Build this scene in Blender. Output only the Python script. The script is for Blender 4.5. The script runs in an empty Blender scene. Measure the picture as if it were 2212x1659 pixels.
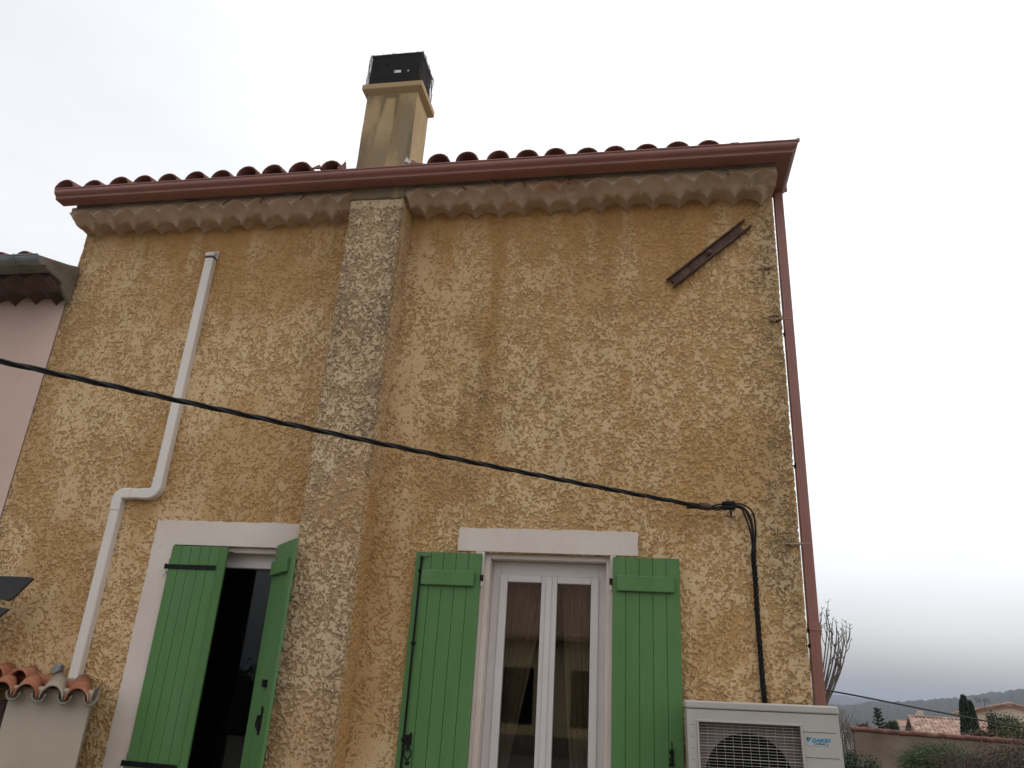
import bpy, bmesh, math, random
import numpy as np
from mathutils import Vector, Matrix

# ------------------------------------------------------------------ camera
scene = bpy.context.scene
COL = scene.collection
CAM = Vector((0.0, -5.2, 1.6))
RIGHT = Vector((0.98469635, 0.16459936, 0.0572726))
FWD = Vector((-0.17410982, 0.91463655, 0.36486403))
UP = RIGHT.cross(FWD)
cam_d = bpy.data.cameras.new('camera')
cam_d.sensor_width = 36.0
cam_d.lens = 1650.0 / 2212.0 * 36.0
cam_d.clip_start = 0.05
cam_d.clip_end = 20000.0
cam = bpy.data.objects.new('camera', cam_d)
COL.objects.link(cam)
m3 = Matrix((RIGHT, UP, -FWD)).transposed()
cam.matrix_world = Matrix.Translation(CAM) @ m3.to_4x4()
scene.camera = cam

# ------------------------------------------------------------------ world: bright overcast, darker bank low down
SUN_EL, SUN_AZ = math.radians(52), math.radians(62)
world = bpy.data.worlds.new("World")
scene.world = world
world.use_nodes = True
wn, wl = world.node_tree.nodes, world.node_tree.links
wn.clear()
w_out = wn.new('ShaderNodeOutputWorld')
w_add = wn.new('ShaderNodeAddShader')
bg_sky = wn.new('ShaderNodeBackground'); bg_sky.inputs['Strength'].default_value = 0.05
bg_cl = wn.new('ShaderNodeBackground'); bg_cl.inputs['Strength'].default_value = 1.0
sky = wn.new('ShaderNodeTexSky'); sky.sky_type = 'NISHITA'; sky.sun_disc = False
sky.sun_elevation = SUN_EL; sky.sun_rotation = SUN_AZ
sky.dust_density = 4.0; sky.air_density = 1.0
wl.new(sky.outputs[0], bg_sky.inputs['Color'])
tc = wn.new('ShaderNodeTexCoord')
sep = wn.new('ShaderNodeSeparateXYZ'); wl.new(tc.outputs['Generated'], sep.inputs[0])
mp = wn.new('ShaderNodeMapping'); mp.inputs['Scale'].default_value = (1.6, 1.6, 5.0)
wl.new(tc.outputs['Generated'], mp.inputs[0])
nz = wn.new('ShaderNodeTexNoise'); nz.inputs['Scale'].default_value = 1.3
nz.inputs['Detail'].default_value = 4.0; nz.inputs['Roughness'].default_value = 0.5
wl.new(mp.outputs[0], nz.inputs['Vector'])
ma = wn.new('ShaderNodeMath'); ma.operation = 'MULTIPLY_ADD'
wl.new(nz.outputs['Fac'], ma.inputs[0]); ma.inputs[1].default_value = 0.020; ma.inputs[2].default_value = -0.010
mb = wn.new('ShaderNodeMath'); mb.operation = 'ADD'
wl.new(sep.outputs['Z'], mb.inputs[0]); wl.new(ma.outputs[0], mb.inputs[1])
rp = wn.new('ShaderNodeValToRGB'); wl.new(mb.outputs[0], rp.inputs[0])
els = rp.color_ramp.elements
stops = [(0.0, (0.235, 0.24, 0.25)), (0.028, (0.36, 0.368, 0.385)), (0.068, (0.555, 0.567, 0.59)), (0.145, (0.81, 0.818, 0.835)),
         (0.25, (0.94, 0.935, 0.925)), (0.42, (1.04, 1.025, 1.01)), (1.0, (1.08, 1.06, 1.04))]
els[0].position, els[0].color = stops[0][0], (*stops[0][1], 1)
els[1].position, els[1].color = stops[-1][0], (*stops[-1][1], 1)
for p, c in stops[1:-1]:
    e = els.new(p); e.color = (*c, 1)
# a broad duller patch of cloud in the high left of the sky
nz2 = wn.new('ShaderNodeTexNoise'); nz2.inputs['Scale'].default_value = 1.4; nz2.inputs['Detail'].default_value = 5.0
wl.new(mp.outputs[0], nz2.inputs['Vector'])
mr = wn.new('ShaderNodeMapRange'); wl.new(nz2.outputs['Fac'], mr.inputs['Value'])
mr.inputs['From Min'].default_value = 0.35; mr.inputs['From Max'].default_value = 0.65
mr.inputs['To Min'].default_value = 0.90; mr.inputs['To Max'].default_value = 1.0
mx_ = wn.new('ShaderNodeMapRange'); wl.new(sep.outputs['X'], mx_.inputs['Value']); mx_.interpolation_type = 'SMOOTHSTEP'
mx_.inputs['From Min'].default_value = -0.75; mx_.inputs['From Max'].default_value = 0.05
mx_.inputs['To Min'].default_value = 0.80; mx_.inputs['To Max'].default_value = 1.0
mq_ = wn.new('ShaderNodeMath'); mq_.operation = 'MULTIPLY'; wl.new(mr.outputs[0], mq_.inputs[0]); wl.new(mx_.outputs[0], mq_.inputs[1])
vm = wn.new('ShaderNodeVectorMath'); vm.operation = 'SCALE'
wl.new(rp.outputs[0], vm.inputs[0]); wl.new(mq_.outputs[0], vm.inputs['Scale'])
wl.new(vm.outputs[0], bg_cl.inputs['Color'])
wl.new(bg_sky.outputs[0], w_add.inputs[0]); wl.new(bg_cl.outputs[0], w_add.inputs[1])
wl.new(w_add.outputs[0], w_out.inputs['Surface'])

sun_d = bpy.data.lights.new('sun', 'SUN'); sun_d.energy = 0.5; sun_d.angle = math.radians(30)
sun_d.color = (1.0, 0.97, 0.92)
sun = bpy.data.objects.new('sun', sun_d); COL.objects.link(sun)
sdir = Vector((math.sin(SUN_AZ) * math.cos(SUN_EL), math.cos(SUN_AZ) * math.cos(SUN_EL), math.sin(SUN_EL)))
sun.rotation_euler = sdir.to_track_quat('Z', 'Y').to_euler()

scene.view_settings.view_transform = 'Standard'
scene.view_settings.look = 'None'
scene.view_settings.exposure = 0.10
scene.view_settings.gamma = 1.0
scene.cycles.volume_bounces = 0
scene.cycles.max_bounces = 8

# ------------------------------------------------------------------ helpers
def R(a): return math.radians(a)

def tag(o, label=None, cat=None, group=None, kind=None):
    if label: o['label'] = label
    if cat: o['category'] = cat
    if group: o['group'] = group
    if kind: o['kind'] = kind
    return o

def empty(name, loc=(0, 0, 0), label=None, cat=None, group=None):
    o = bpy.data.objects.new(name, None); COL.objects.link(o)
    o.empty_display_size = 0.1
    o.location = loc
    return tag(o, label, cat, group)

def link(name, me, mat=None, parent=None):
    o = bpy.data.objects.new(name, me); COL.objects.link(o)
    if mat: me.materials.append(mat)
    if parent is not None:
        o.parent = parent
        # geometry is written in world coordinates: bring it into the parent's space
        off = Vector((0, 0, 0)); p = parent
        while p is not None:
            off += Vector(p.location); p = p.parent
        me.transform(Matrix.Translation(-off))
    return o

class MB:
    """collects simple shapes, then becomes ONE mesh object"""
    def __init__(s): s.v = []; s.f = []; s.sm = []
    def add(s, vs, fs, smooth=False):
        b = len(s.v); s.v += [tuple(p) for p in vs]
        s.f += [tuple(i + b for i in f) for f in fs]; s.sm += [smooth] * len(fs)
        return s
    def box(s, x0, x1, y0, y1, z0, z1, M=None):
        vs = [Vector(p) for p in ((x0,y0,z0),(x1,y0,z0),(x1,y1,z0),(x0,y1,z0),(x0,y0,z1),(x1,y0,z1),(x1,y1,z1),(x0,y1,z1))]
        if M is not None: vs = [M @ p for p in vs]
        return s.add(vs, [(0,3,2,1),(4,5,6,7),(0,1,5,4),(1,2,6,5),(2,3,7,6),(3,0,4,7)])
    def prism(s, poly, a0, a1, axis='y', M=None):
        n = len(poly)
        def P(u, w, a):
            if axis == 'y': return Vector((u, a, w))
            if axis == 'x': return Vector((a, u, w))
            return Vector((u, w, a))
        vs = [P(u, w, a0) for u, w in poly] + [P(u, w, a1) for u, w in poly]
        if M is not None: vs = [M @ p for p in vs]
        fs = [tuple(range(n)), tuple(range(2*n-1, n-1, -1))]
        fs += [((i+1) % n, i, n+i, n+(i+1) % n) for i in range(n)]
        return s.add(vs, fs)
    def tube(s, pts, r, n=8, caps=True, smooth=True, flat=1.0):
        pts = [Vector(p) for p in pts]; k = len(pts)
        rs = r if isinstance(r, (list, tuple)) else [r]*k
        vs = []; prev = None
        for i, p in enumerate(pts):
            d = (pts[min(i+1, k-1)] - pts[max(i-1, 0)])
            d = d.normalized() if d.length > 1e-9 else Vector((0,0,1))
            if prev is None:
                a = Vector((0,0,1)) if abs(d.z) < 0.9 else Vector((0,1,0))
                u = d.cross(a).normalized()
            else:
                u = (prev - d*prev.dot(d)).normalized()
            prev = u; w = d.cross(u)
            for j in range(n):
                t = 2*math.pi*j/n
                vs.append(p + (u*math.cos(t) + w*math.sin(t)*flat)*rs[i])
        fs = []
        for i in range(k-1):
            for j in range(n):
                a = i*n+j; b = i*n+(j+1) % n
                fs.append((a, b, b+n, a+n))
        s.add(vs, fs, smooth)
        if caps:
            s.add(vs[:n], [tuple(range(n-1, -1, -1))]); s.add(vs[-n:], [tuple(range(n))])
        return s
    def sphere(s, c, r, n=8, sx=1, sy=1, sz=1):
        c = Vector(c); vs = []; fs = []
        for i in range(n//2+1):
            ph = math.pi*i/(n//2)
            for j in range(n):
                t = 2*math.pi*j/n
                vs.append(c + Vector((sx*math.sin(ph)*math.cos(t), sy*math.sin(ph)*math.sin(t), sz*math.cos(ph)))*r)
        for i in range(n//2):
            for j in range(n):
                a = i*n+j; b = i*n+(j+1) % n
                fs.append((a, a+n, b+n, b))
        return s.add(vs, fs, True)
    def build(s, name, mat=None, parent=None, bevel=0, seg=2):
        me = bpy.data.meshes.new(name)
        me.from_pydata(s.v, [], s.f); me.update()
        me.polygons.foreach_set('use_smooth', s.sm)
        o = link(name, me, mat, parent)
        if bevel:
            b = o.modifiers.new('bevel', 'BEVEL'); b.width = bevel; b.segments = seg; b.limit_method = 'ANGLE'
            b.angle_limit = R(40)
        return o

def Rot(axis, deg, piv):
    piv = Vector(piv)
    return Matrix.Translation(piv) @ Matrix.Rotation(R(deg), 4, axis) @ Matrix.Translation(-piv)

# ---------------------------------------------------------------- numpy noise
def _hash(ix, iy, seed):
    h = (ix.astype(np.int64)*374761393 + iy.astype(np.int64)*668265263 + seed*1442695041) & 0xffffffff
    h = ((h ^ (h >> 13))*1274126177) & 0xffffffff
    return ((h ^ (h >> 16)) & 0xffff)/65535.0

def vnoise(x, y, seed=0):
    ix = np.floor(x); iy = np.floor(y); fx = x-ix; fy = y-iy
    fx = fx*fx*fx*(fx*(fx*6-15)+10); fy = fy*fy*fy*(fy*(fy*6-15)+10)
    a = _hash(ix, iy, seed); b = _hash(ix+1, iy, seed); c = _hash(ix, iy+1, seed); d = _hash(ix+1, iy+1, seed)
    return (a*(1-fx)+b*fx)*(1-fy) + (c*(1-fx)+d*fx)*fy

def fbm(x, y, seed=0, octv=3, gain=0.5):
    s = 0; a = 1; t = 0
    for i in range(octv):
        s = s + a*vnoise(x*(2.03**i)+17.3*i, y*(2.03**i)-9.1*i, seed+i*31); t += a; a *= gain
    return s/t

def sstep(a, b, x):
    t = np.clip((x-a)/(b-a), 0, 1); return t*t*(3-2*t)

def stucco_fields(s, z, seed=1, rough=None):
    """crushed roughcast: flat trowelled plates over ragged pits. returns height(0..1), pit(0..1)"""
    wx = (fbm(s*38, z*38, seed+5, 2)-0.5)*0.024
    wz = (fbm(s*38+40, z*38+11, seed+9, 2)-0.5)*0.024
    base = fbm((s+wx)*60, (z+wz)*55, seed, 2, 0.55)
    fine = fbm((s+wx*1.5)*112, (z+wz*1.5)*100, seed+77, 2, 0.55)
    f = base*0.58+fine*0.42
    big = fbm(s*3.6, z*2.6, seed+200, 3)
    mid = fbm(s*14, z*11, seed+230, 2)
    lvl = 0.522 + (big-0.5)*0.22 + (mid-0.5)*0.24 + (0 if rough is None else rough)
    d = np.clip(lvl - f, 0, 1)         # depth below the trowelled plates
    q = d/0.058
    k = np.floor(q); fr = q-k
    terr = k + sstep(0.0, 0.24, fr)
    terr = np.where(d > 0, terr, 0)
    h = 1 - np.clip(terr/3.4, 0, 1)*0.9
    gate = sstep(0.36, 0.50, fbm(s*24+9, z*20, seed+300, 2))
    pit = np.clip(np.exp(-((fr-0.12)/0.17)**2)*(d > 0)*gate, 0, 1)  # dark lines at step edges: crevice shade put into the colour, plus dirt
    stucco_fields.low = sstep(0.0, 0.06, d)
    h = h + (fbm(s*9, z*9, seed+400, 2)-0.5)*0.16
    return h, pit

def sheet(name, s_arr, z_arr, pos_fn, h_fn, amp, mat, parent, hole_fn=None, attrs=None, zoff=None):
    """displaced grid: pos_fn(s)->(x,y,nx,ny)"""
    S, Z = np.meshgrid(s_arr, z_arr)
    h, pit = h_fn(S, Z)
    x, y, nx, ny = pos_fn(S)
    d = (h-1)*amp
    X = x+nx*d; Y = y+ny*d
    nr, nc = S.shape
    co = np.stack([X, Y, Z], -1).reshape(-1, 3)
    i = np.arange(nr*nc).reshape(nr, nc)
    q = np.stack([i[:-1, :-1], i[:-1, 1:], i[1:, 1:], i[1:, :-1]], -1).reshape(-1, 4)
    if hole_fn is not None:
        sc = (S[:-1, :-1]+S[1:, 1:])/2; zc = (Z[:-1, :-1]+Z[1:, 1:])/2
        q = q[~hole_fn(sc, zc).reshape(-1)]
    me = bpy.data.meshes.new(name)
    me.vertices.add(len(co)); me.vertices.foreach_set('co', co.ravel())
    me.loops.add(len(q)*4); me.loops.foreach_set('vertex_index', q.ravel().astype(np.int32))
    me.polygons.add(len(q)); me.polygons.foreach_set('loop_start', np.arange(0, len(q)*4, 4, dtype=np.int32))
    me.polygons.foreach_set('loop_total', np.full(len(q), 4, dtype=np.int32))
    me.update(calc_edges=True)
    me.polygons.foreach_set('use_smooth', np.ones(len(q), dtype=bool))
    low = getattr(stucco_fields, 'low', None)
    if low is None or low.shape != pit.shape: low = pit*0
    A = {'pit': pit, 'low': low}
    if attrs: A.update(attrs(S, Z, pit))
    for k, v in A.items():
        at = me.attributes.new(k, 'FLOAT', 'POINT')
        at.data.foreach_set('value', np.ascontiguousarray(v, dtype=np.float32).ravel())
    me.validate()
    return link(name, me, mat, parent)

# ---------------------------------------------------------------- materials
def mat_new(name):
    m = bpy.data.materials.new(name); m.use_nodes = True
    nt = m.node_tree; b = nt.nodes['Principled BSDF']
    return m, nt.nodes, nt.links, b

def noise(n, l, scale, detail=4, rough=0.55, vec=None, mscale=None, coord='Object'):
    t = n.new('ShaderNodeTexNoise'); t.inputs['Scale'].default_value = scale
    t.inputs['Detail'].default_value = detail; t.inputs['Roughness'].default_value = rough
    c = n.new('ShaderNodeTexCoord')
    if mscale:
        mm = n.new('ShaderNodeMapping'); mm.inputs['Scale'].default_value = mscale
        l.new(c.outputs[coord], mm.inputs[0]); l.new(mm.outputs[0], t.inputs['Vector'])
    else: l.new(c.outputs[coord], t.inputs['Vector'])
    return t.outputs['Fac']

def ramp(n, l, fac, stops):
    r = n.new('ShaderNodeValToRGB'); l.new(fac, r.inputs[0]); e = r.color_ramp.elements
    e[0].position = stops[0][0]; e[0].color = (*stops[0][1], 1)
    e[1].position = stops[-1][0]; e[1].color = (*stops[-1][1], 1)
    for p, c in stops[1:-1]:
        k = e.new(p); k.color = (*c, 1)
    return r.outputs[0]

def mixc(n, l, fac, a, b, mode='MIX'):
    m = n.new('ShaderNodeMix'); m.data_type = 'RGBA'; m.blend_type = mode
    if isinstance(fac, float): m.inputs[0].default_value = fac
    else: l.new(fac, m.inputs[0])
    for k, v in ((6, a), (7, b)):
        if isinstance(v, tuple): m.inputs[k].default_value = (*v, 1)
        else: l.new(v, m.inputs[k])
    return m.outputs[2]

def bump(n, l, b, fac, strength=0.3, dist=0.004):
    bp = n.new('ShaderNodeBump'); bp.inputs['Strength'].default_value = strength
    bp.inputs['Distance'].default_value = dist
    l.new(fac, bp.inputs['Height']); l.new(bp.outputs[0], b.inputs['Normal'])

def simple(name, c1, c2, scale=8, rough=0.7, bs=0.2, bd=0.003, mscale=None, metallic=0.0, bscale=None, spec=0.5, detail=5):
    m, n, l, b = mat_new(name)
    f = noise(n, l, scale, detail, 0.6, mscale=mscale)
    l.new(ramp(n, l, f, [(0.3, c1), (0.7, c2)]), b.inputs['Base Color'])
    b.inputs['Roughness'].default_value = rough; b.inputs['Metallic'].default_value = metallic
    b.inputs['Specular IOR Level'].default_value = spec
    if bs:
        g = noise(n, l, bscale or scale*6, 3, 0.6, mscale=mscale)
        bump(n, l, b, g, bs, bd)
    return m

def attr(n, name):
    a = n.new('ShaderNodeAttribute'); a.attribute_name = name; return a.outputs['Fac']

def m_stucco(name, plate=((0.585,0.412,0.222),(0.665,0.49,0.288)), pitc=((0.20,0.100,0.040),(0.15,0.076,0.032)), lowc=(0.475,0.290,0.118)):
    m, n, l, b = mat_new(name)
    lo = noise(n, l, 1.1, 4, 0.6)
    stre = noise(n, l, 2.2, 4, 0.6, mscale=(2.2, 1, 0.35))
    plate_c = ramp(n, l, lo, [(0.35, plate[0]), (0.62, plate[1])])
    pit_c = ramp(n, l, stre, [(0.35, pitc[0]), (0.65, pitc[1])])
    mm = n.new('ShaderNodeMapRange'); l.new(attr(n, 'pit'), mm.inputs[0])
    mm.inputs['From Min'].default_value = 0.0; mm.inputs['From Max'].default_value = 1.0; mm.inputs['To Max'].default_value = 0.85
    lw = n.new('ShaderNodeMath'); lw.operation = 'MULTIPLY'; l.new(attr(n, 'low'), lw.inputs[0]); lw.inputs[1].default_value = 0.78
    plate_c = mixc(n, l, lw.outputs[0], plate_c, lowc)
    col = mixc(n, l, mm.outputs[0], plate_c, pit_c)  # step edges darkened by painted crevice shade and dirt
    # ochre wash
    col = mixc(n, l, attr(n, 'ochre'), col, (0.47, 0.262, 0.092))
    # grime: settles in the pits, greys the plates a little
    g = attr(n, 'grime')
    gm = n.new('ShaderNodeMath'); gm.operation = 'MULTIPLY'; l.new(g, gm.inputs[0])
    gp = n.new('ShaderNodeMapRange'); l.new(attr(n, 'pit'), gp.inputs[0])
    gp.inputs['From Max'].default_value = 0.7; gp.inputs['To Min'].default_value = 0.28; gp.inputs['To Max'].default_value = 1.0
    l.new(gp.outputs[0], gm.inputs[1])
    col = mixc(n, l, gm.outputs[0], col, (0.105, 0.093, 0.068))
    fn = noise(n, l, 90, 3, 0.6)
    col = mixc(n, l, 0.35, col, ramp(n, l, fn, [(0.3, (0.35,0.33,0.30)), (0.7, (0.62,0.62,0.62))]), 'OVERLAY')
    l.new(col, b.inputs['Base Color'])
    b.inputs['Roughness'].default_value = 0.92; b.inputs['Specular IOR Level'].default_value = 0.15
    bump(n, l, b, noise(n, l, 150, 3, 0.6), 0.5, 0.0015)
    return m

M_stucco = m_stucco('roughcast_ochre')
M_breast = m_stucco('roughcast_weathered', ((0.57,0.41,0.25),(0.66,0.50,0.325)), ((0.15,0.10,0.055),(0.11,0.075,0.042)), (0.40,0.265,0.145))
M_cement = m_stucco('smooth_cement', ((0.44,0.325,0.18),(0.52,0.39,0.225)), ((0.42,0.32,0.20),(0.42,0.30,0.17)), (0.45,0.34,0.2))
def m_genoise():
    m, n, l, b = mat_new('eaves_paint')
    f = noise(n, l, 5, 5, 0.65)
    c = ramp(n, l, f, [(0.3, (0.48,0.345,0.245)), (0.55, (0.58,0.435,0.32)), (0.75, (0.64,0.50,0.38))])
    r = noise(n, l, 2.6, 3, 0.5)
    c = mixc(n, l, ramp(n, l, r, [(0.60,(0,0,0)),(0.72,(0.55,0.55,0.55))]), c, (0.40,0.165,0.085))
    g = noise(n, l, 3.3, 5, 0.7, mscale=(1, 1, 2.5))
    c = mixc(n, l, ramp(n, l, g, [(0.58,(0,0,0)),(0.70,(0.6,0.6,0.6))]), c, (0.20,0.17,0.13))
    l.new(c, b.inputs['Base Color']); b.inputs['Roughness'].default_value = 0.85
    b.inputs['Specular IOR Level'].default_value = 0.2
    bump(n, l, b, noise(n, l, 40, 4, 0.6), 0.4, 0.003)
    return m
M_genoise = m_genoise()
def m_tile(name, a, bb, c3, sc=9):
    m, n, l, b = mat_new(name)
    f = noise(n, l, sc, 5, 0.7)
    c = ramp(n, l, f, [(0.36, a), (0.52, bb), (0.66, c3)])
    li = noise(n, l, sc*2.8, 4, 0.7)
    c = mixc(n, l, ramp(n, l, li, [(0.58,(0,0,0)),(0.72,(0.6,0.6,0.6))]), c, (0.13,0.11,0.09))
    l.new(c, b.inputs['Base Color']); b.inputs['Roughness'].default_value = 0.8
    bump(n, l, b, noise(n, l, 60, 3), 0.3, 0.002)
    return m
M_tile = m_tile('terracotta_dark', (0.125,0.048,0.034), (0.185,0.070,0.050), (0.225,0.105,0.075))
M_tile2 = m_tile('terracotta_orange', (0.26,0.085,0.038), (0.35,0.125,0.060), (0.37,0.22,0.13))
M_tile3 = m_tile('terracotta_faded', (0.24,0.13,0.09), (0.34,0.20,0.15), (0.44,0.32,0.24))
M_gutter = simple('gutter_brown_red', (0.265,0.115,0.092), (0.305,0.138,0.112), 3.5, 0.40, 0.05, 0.001, spec=0.5)
M_zinc = simple('zinc', (0.16,0.18,0.18), (0.30,0.32,0.31), 5, 0.5, 0.1, 0.002, metallic=0.4)
def m_green():
    m, n, l, b = mat_new('green_paint')
    f = noise(n, l, 2.2, 4, 0.6, mscale=(3, 3, 0.5))
    c = ramp(n, l, f, [(0.25, (0.072,0.172,0.050)), (0.5, (0.084,0.198,0.060)), (0.8, (0.100,0.215,0.075))])
    du = noise(n, l, 1.3, 5, 0.7, mscale=(2, 2, 0.6))
    c = mixc(n, l, ramp(n, l, du, [(0.50,(0,0,0)),(0.72,(0.35,0.35,0.35))]), c, (0.145,0.215,0.120))
    ch = noise(n, l, 55, 3, 0.6)
    c = mixc(n, l, ramp(n, l, ch, [(0.735,(0,0,0)),(0.76,(0.5,0.5,0.5))]), c, (0.03,0.07,0.02))
    l.new(c, b.inputs['Base Color']); b.inputs['Roughness'].default_value = 0.55
    b.inputs['Specular IOR Level'].default_value = 0.35
    bump(n, l, b, noise(n, l, 14, 4, 0.6, mscale=(6, 6, 0.5)), 0.15, 0.002)
    return m
M_green = m_green()
M_groove = simple('shutter_groove', (0.015,0.045,0.012), (0.02,0.05,0.015), 4, 0.8, 0)
def m_trim():
    m, n, l, b = mat_new('trim_paint')
    f = noise(n, l, 1.6, 5, 0.6)
    c = ramp(n, l, f, [(0.35, (0.62,0.535,0.47)), (0.65, (0.70,0.625,0.56))])
    s_ = noise(n, l, 3, 4, 0.6, mscale=(2.5, 1, 0.4))
    c = mixc(n, l, ramp(n, l, s_, [(0.60,(0,0,0)),(0.75,(0.35,0.35,0.35))]), c, (0.50,0.37,0.26))
    sp = noise(n, l, 70, 2, 0.5)
    c = mixc(n, l, ramp(n, l, sp, [(0.74,(0,0,0)),(0.76,(0.7,0.7,0.7))]), c, (0.2,0.15,0.11))
    l.new(c, b.inputs['Base Color']); b.inputs['Roughness'].default_value = 0.85
    b.inputs['Specular IOR Level'].default_value = 0.2
    bump(n, l, b, noise(n, l, 60, 4), 0.5, 0.002)
    return m
M_trim = m_trim()
M_pvc = simple('white_pvc', (0.58,0.54,0.525), (0.64,0.60,0.585), 3, 0.35, 0.03, 0.001)
M_duct = simple('white_trunking', (0.66,0.60,0.55), (0.74,0.68,0.62), 2.0, 0.42, 0.04, 0.001, mscale=(1,1,0.6))
M_seam = simple('seam_dark', (0.05,0.045,0.04), (0.08,0.07,0.06), 4, 0.8, 0)
M_iron = simple('black_iron', (0.005,0.005,0.006), (0.010,0.010,0.011), 20, 0.6, 0.3, 0.001, spec=0.2)
M_rust = simple('rusted_steel', (0.055,0.026,0.018), (0.150,0.085,0.060), 10, 0.75, 0.8, 0.004, bscale=35)
M_cable = simple('black_cable', (0.007,0.007,0.008), (0.018,0.017,0.016), 60, 0.6, 0.3, 0.001, spec=0.25)
M_cable_p = simple('paint_flecked_cable', (0.004,0.004,0.005), (0.030,0.026,0.022), 45, 0.75, 0.5, 0.002, spec=0.15)
M_ac = simple('ac_enamel', (0.40,0.375,0.34), (0.45,0.425,0.385), 1.8, 0.5, 0.03, 0.001)
M_ac2 = simple('ac_grille', (0.36,0.34,0.31), (0.43,0.41,0.375), 8, 0.5, 0.0)
M_ac_in = simple('ac_inside', (0.16,0.12,0.10), (0.22,0.17,0.15), 3, 0.7, 0.1)
M_fan = simple('fan_black', (0.003,0.003,0.003), (0.005,0.005,0.005), 5, 0.8, 0, spec=0.1)
M_blue = simple('logo_blue', (0.015,0.20,0.34), (0.02,0.22,0.36), 5, 0.5, 0)
M_navy = simple('logo_dark', (0.01,0.02,0.04), (0.012,0.025,0.045), 5, 0.5, 0)
M_lblue = simple('logo_pale', (0.30,0.46,0.52), (0.33,0.48,0.53), 5, 0.5, 0)
M_soot = simple('sooty_brick', (0.006,0.006,0.007), (0.022,0.020,0.019), 9, 0.9, 0.8, 0.006, bscale=22)
M_wire = simple('dark_wire', (0.02,0.02,0.02), (0.05,0.045,0.04), 20, 0.6, 0)
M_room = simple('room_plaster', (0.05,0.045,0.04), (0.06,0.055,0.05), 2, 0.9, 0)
M_dark = simple('dark_metal', (0.020,0.020,0.022), (0.03,0.03,0.032), 5, 0.6, 0.1)
M_pink = simple('pink_plaster', (0.56,0.40,0.335), (0.64,0.47,0.395), 1.4, 0.9, 0.25, 0.003)
M_conc = simple('dirty_concrete', (0.13,0.115,0.09), (0.26,0.23,0.18), 6, 0.9, 0.5, 0.006, bscale=20)
M_mortar = simple('mortar', (0.24,0.20,0.15), (0.40,0.33,0.24), 7, 0.9, 0.6, 0.005, bscale=30)
M_badge = simple('badge_pale_blue', (0.36,0.42,0.44), (0.40,0.45,0.465), 4, 0.5, 0)
M_tile5 = m_tile('terracotta_coping', (0.10,0.038,0.026), (0.17,0.065,0.042), (0.22,0.14,0.09), 3)
M_pillar = simple('pillar_render', (0.40,0.335,0.26), (0.46,0.39,0.31), 1.6, 0.9, 0.2, 0.002)
M_brown = simple('brown_wood', (0.045,0.02,0.012), (0.07,0.03,0.02), 6, 0.6, 0.2, mscale=(6,6,1))
M_curtain = simple('curtain_cloth', (0.33,0.235,0.15), (0.38,0.28,0.185), 6, 0.9, 0.1, 0.001)
M_curt2 = simple('dark_curtain', (0.05,0.05,0.06), (0.06,0.06,0.07), 6, 0.9, 0.1, 0.001)
M_cream = simple('cream_facade', (0.60,0.46,0.26), (0.68,0.54,0.32), 1.0, 0.9, 0.2)
M_cream2 = simple('cream_house', (0.56,0.47,0.36), (0.62,0.53,0.42), 0.6, 0.9, 0.1)
M_shed = simple('shed_render', (0.13,0.095,0.068), (0.25,0.19,0.135), 0.8, 0.95, 0.3, 0.01, detail=7)
M_wood = simple('grey_bark', (0.09,0.075,0.062), (0.17,0.145,0.12), 10, 0.9, 0.3)
M_leafd = simple('leaf_dark', (0.010,0.022,0.009), (0.026,0.048,0.016), 3, 0.7, 0)
M_leafg = simple('leaf_green', (0.020,0.050,0.010), (0.055,0.105,0.022), 2.5, 0.7, 0)
M_leafo = simple('leaf_olive', (0.05,0.060,0.022), (0.125,0.125,0.045), 2.5, 0.7, 0)
M_twig = simple('brown_twigs', (0.060,0.042,0.030), (0.115,0.082,0.060), 3, 0.9, 0)
M_cyp = simple('cypress_leaf', (0.010,0.020,0.010), (0.028,0.042,0.018), 2.5, 0.8, 0)
M_hill = simple('wooded_hill', (0.007,0.011,0.011), (0.020,0.026,0.023), 0.02, 0.95, 0, detail=8)
M_ground = simple('ground_mix', (0.050,0.052,0.030), (0.10,0.09,0.055), 0.3, 0.95, 0.3, 0.02)
M_terr = simple('terrace_paving', (0.13,0.12,0.105), (0.18,0.165,0.145), 1.2, 0.9, 0.2)

def m_glass(name, rough=0.0, ior=1.65):
    m, n, l, b = mat_new(name)
    out = n['Material Output']
    tr = n.new('ShaderNodeBsdfTransparent'); tr.inputs[0].default_value = (0.80,0.82,0.80,1)
    gl = n.new('ShaderNodeBsdfGlossy'); gl.inputs['Roughness'].default_value = rough
    fr = n.new('ShaderNodeFresnel'); fr.inputs['IOR'].default_value = ior
    mx = n.new('ShaderNodeMixShader')
    l.new(fr.outputs[0], mx.inputs[0]); l.new(tr.outputs[0], mx.inputs[1]); l.new(gl.outputs[0], mx.inputs[2])
    l.new(mx.outputs[0], out.inputs['Surface'])
    n.remove(b)
    return m
M_glass = m_glass('window_glass')

# ================================================================== ground, hills
def polar_grid(name, radii, a0, a1, na, zf, mat, cx=0.0, cy=0.0):
    vs = []; fs = []
    for i, r in enumerate(radii):
        for j in range(na+1):
            a = a0 + (a1-a0)*j/na
            x = cx+r*math.sin(a); y = cy+r*math.cos(a)
            vs.append((x, y, zf(x, y, r, a)))
    w = na+1
    for i in range(len(radii)-1):
        for j in range(na):
            k = i*w+j; fs.append((k, k+w, k+w+1, k+1))
    me = bpy.data.meshes.new(name); me.from_pydata(vs, [], fs); me.update()
    me.polygons.foreach_set('use_smooth', [True]*len(fs))
    return link(name, me, mat)

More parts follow.
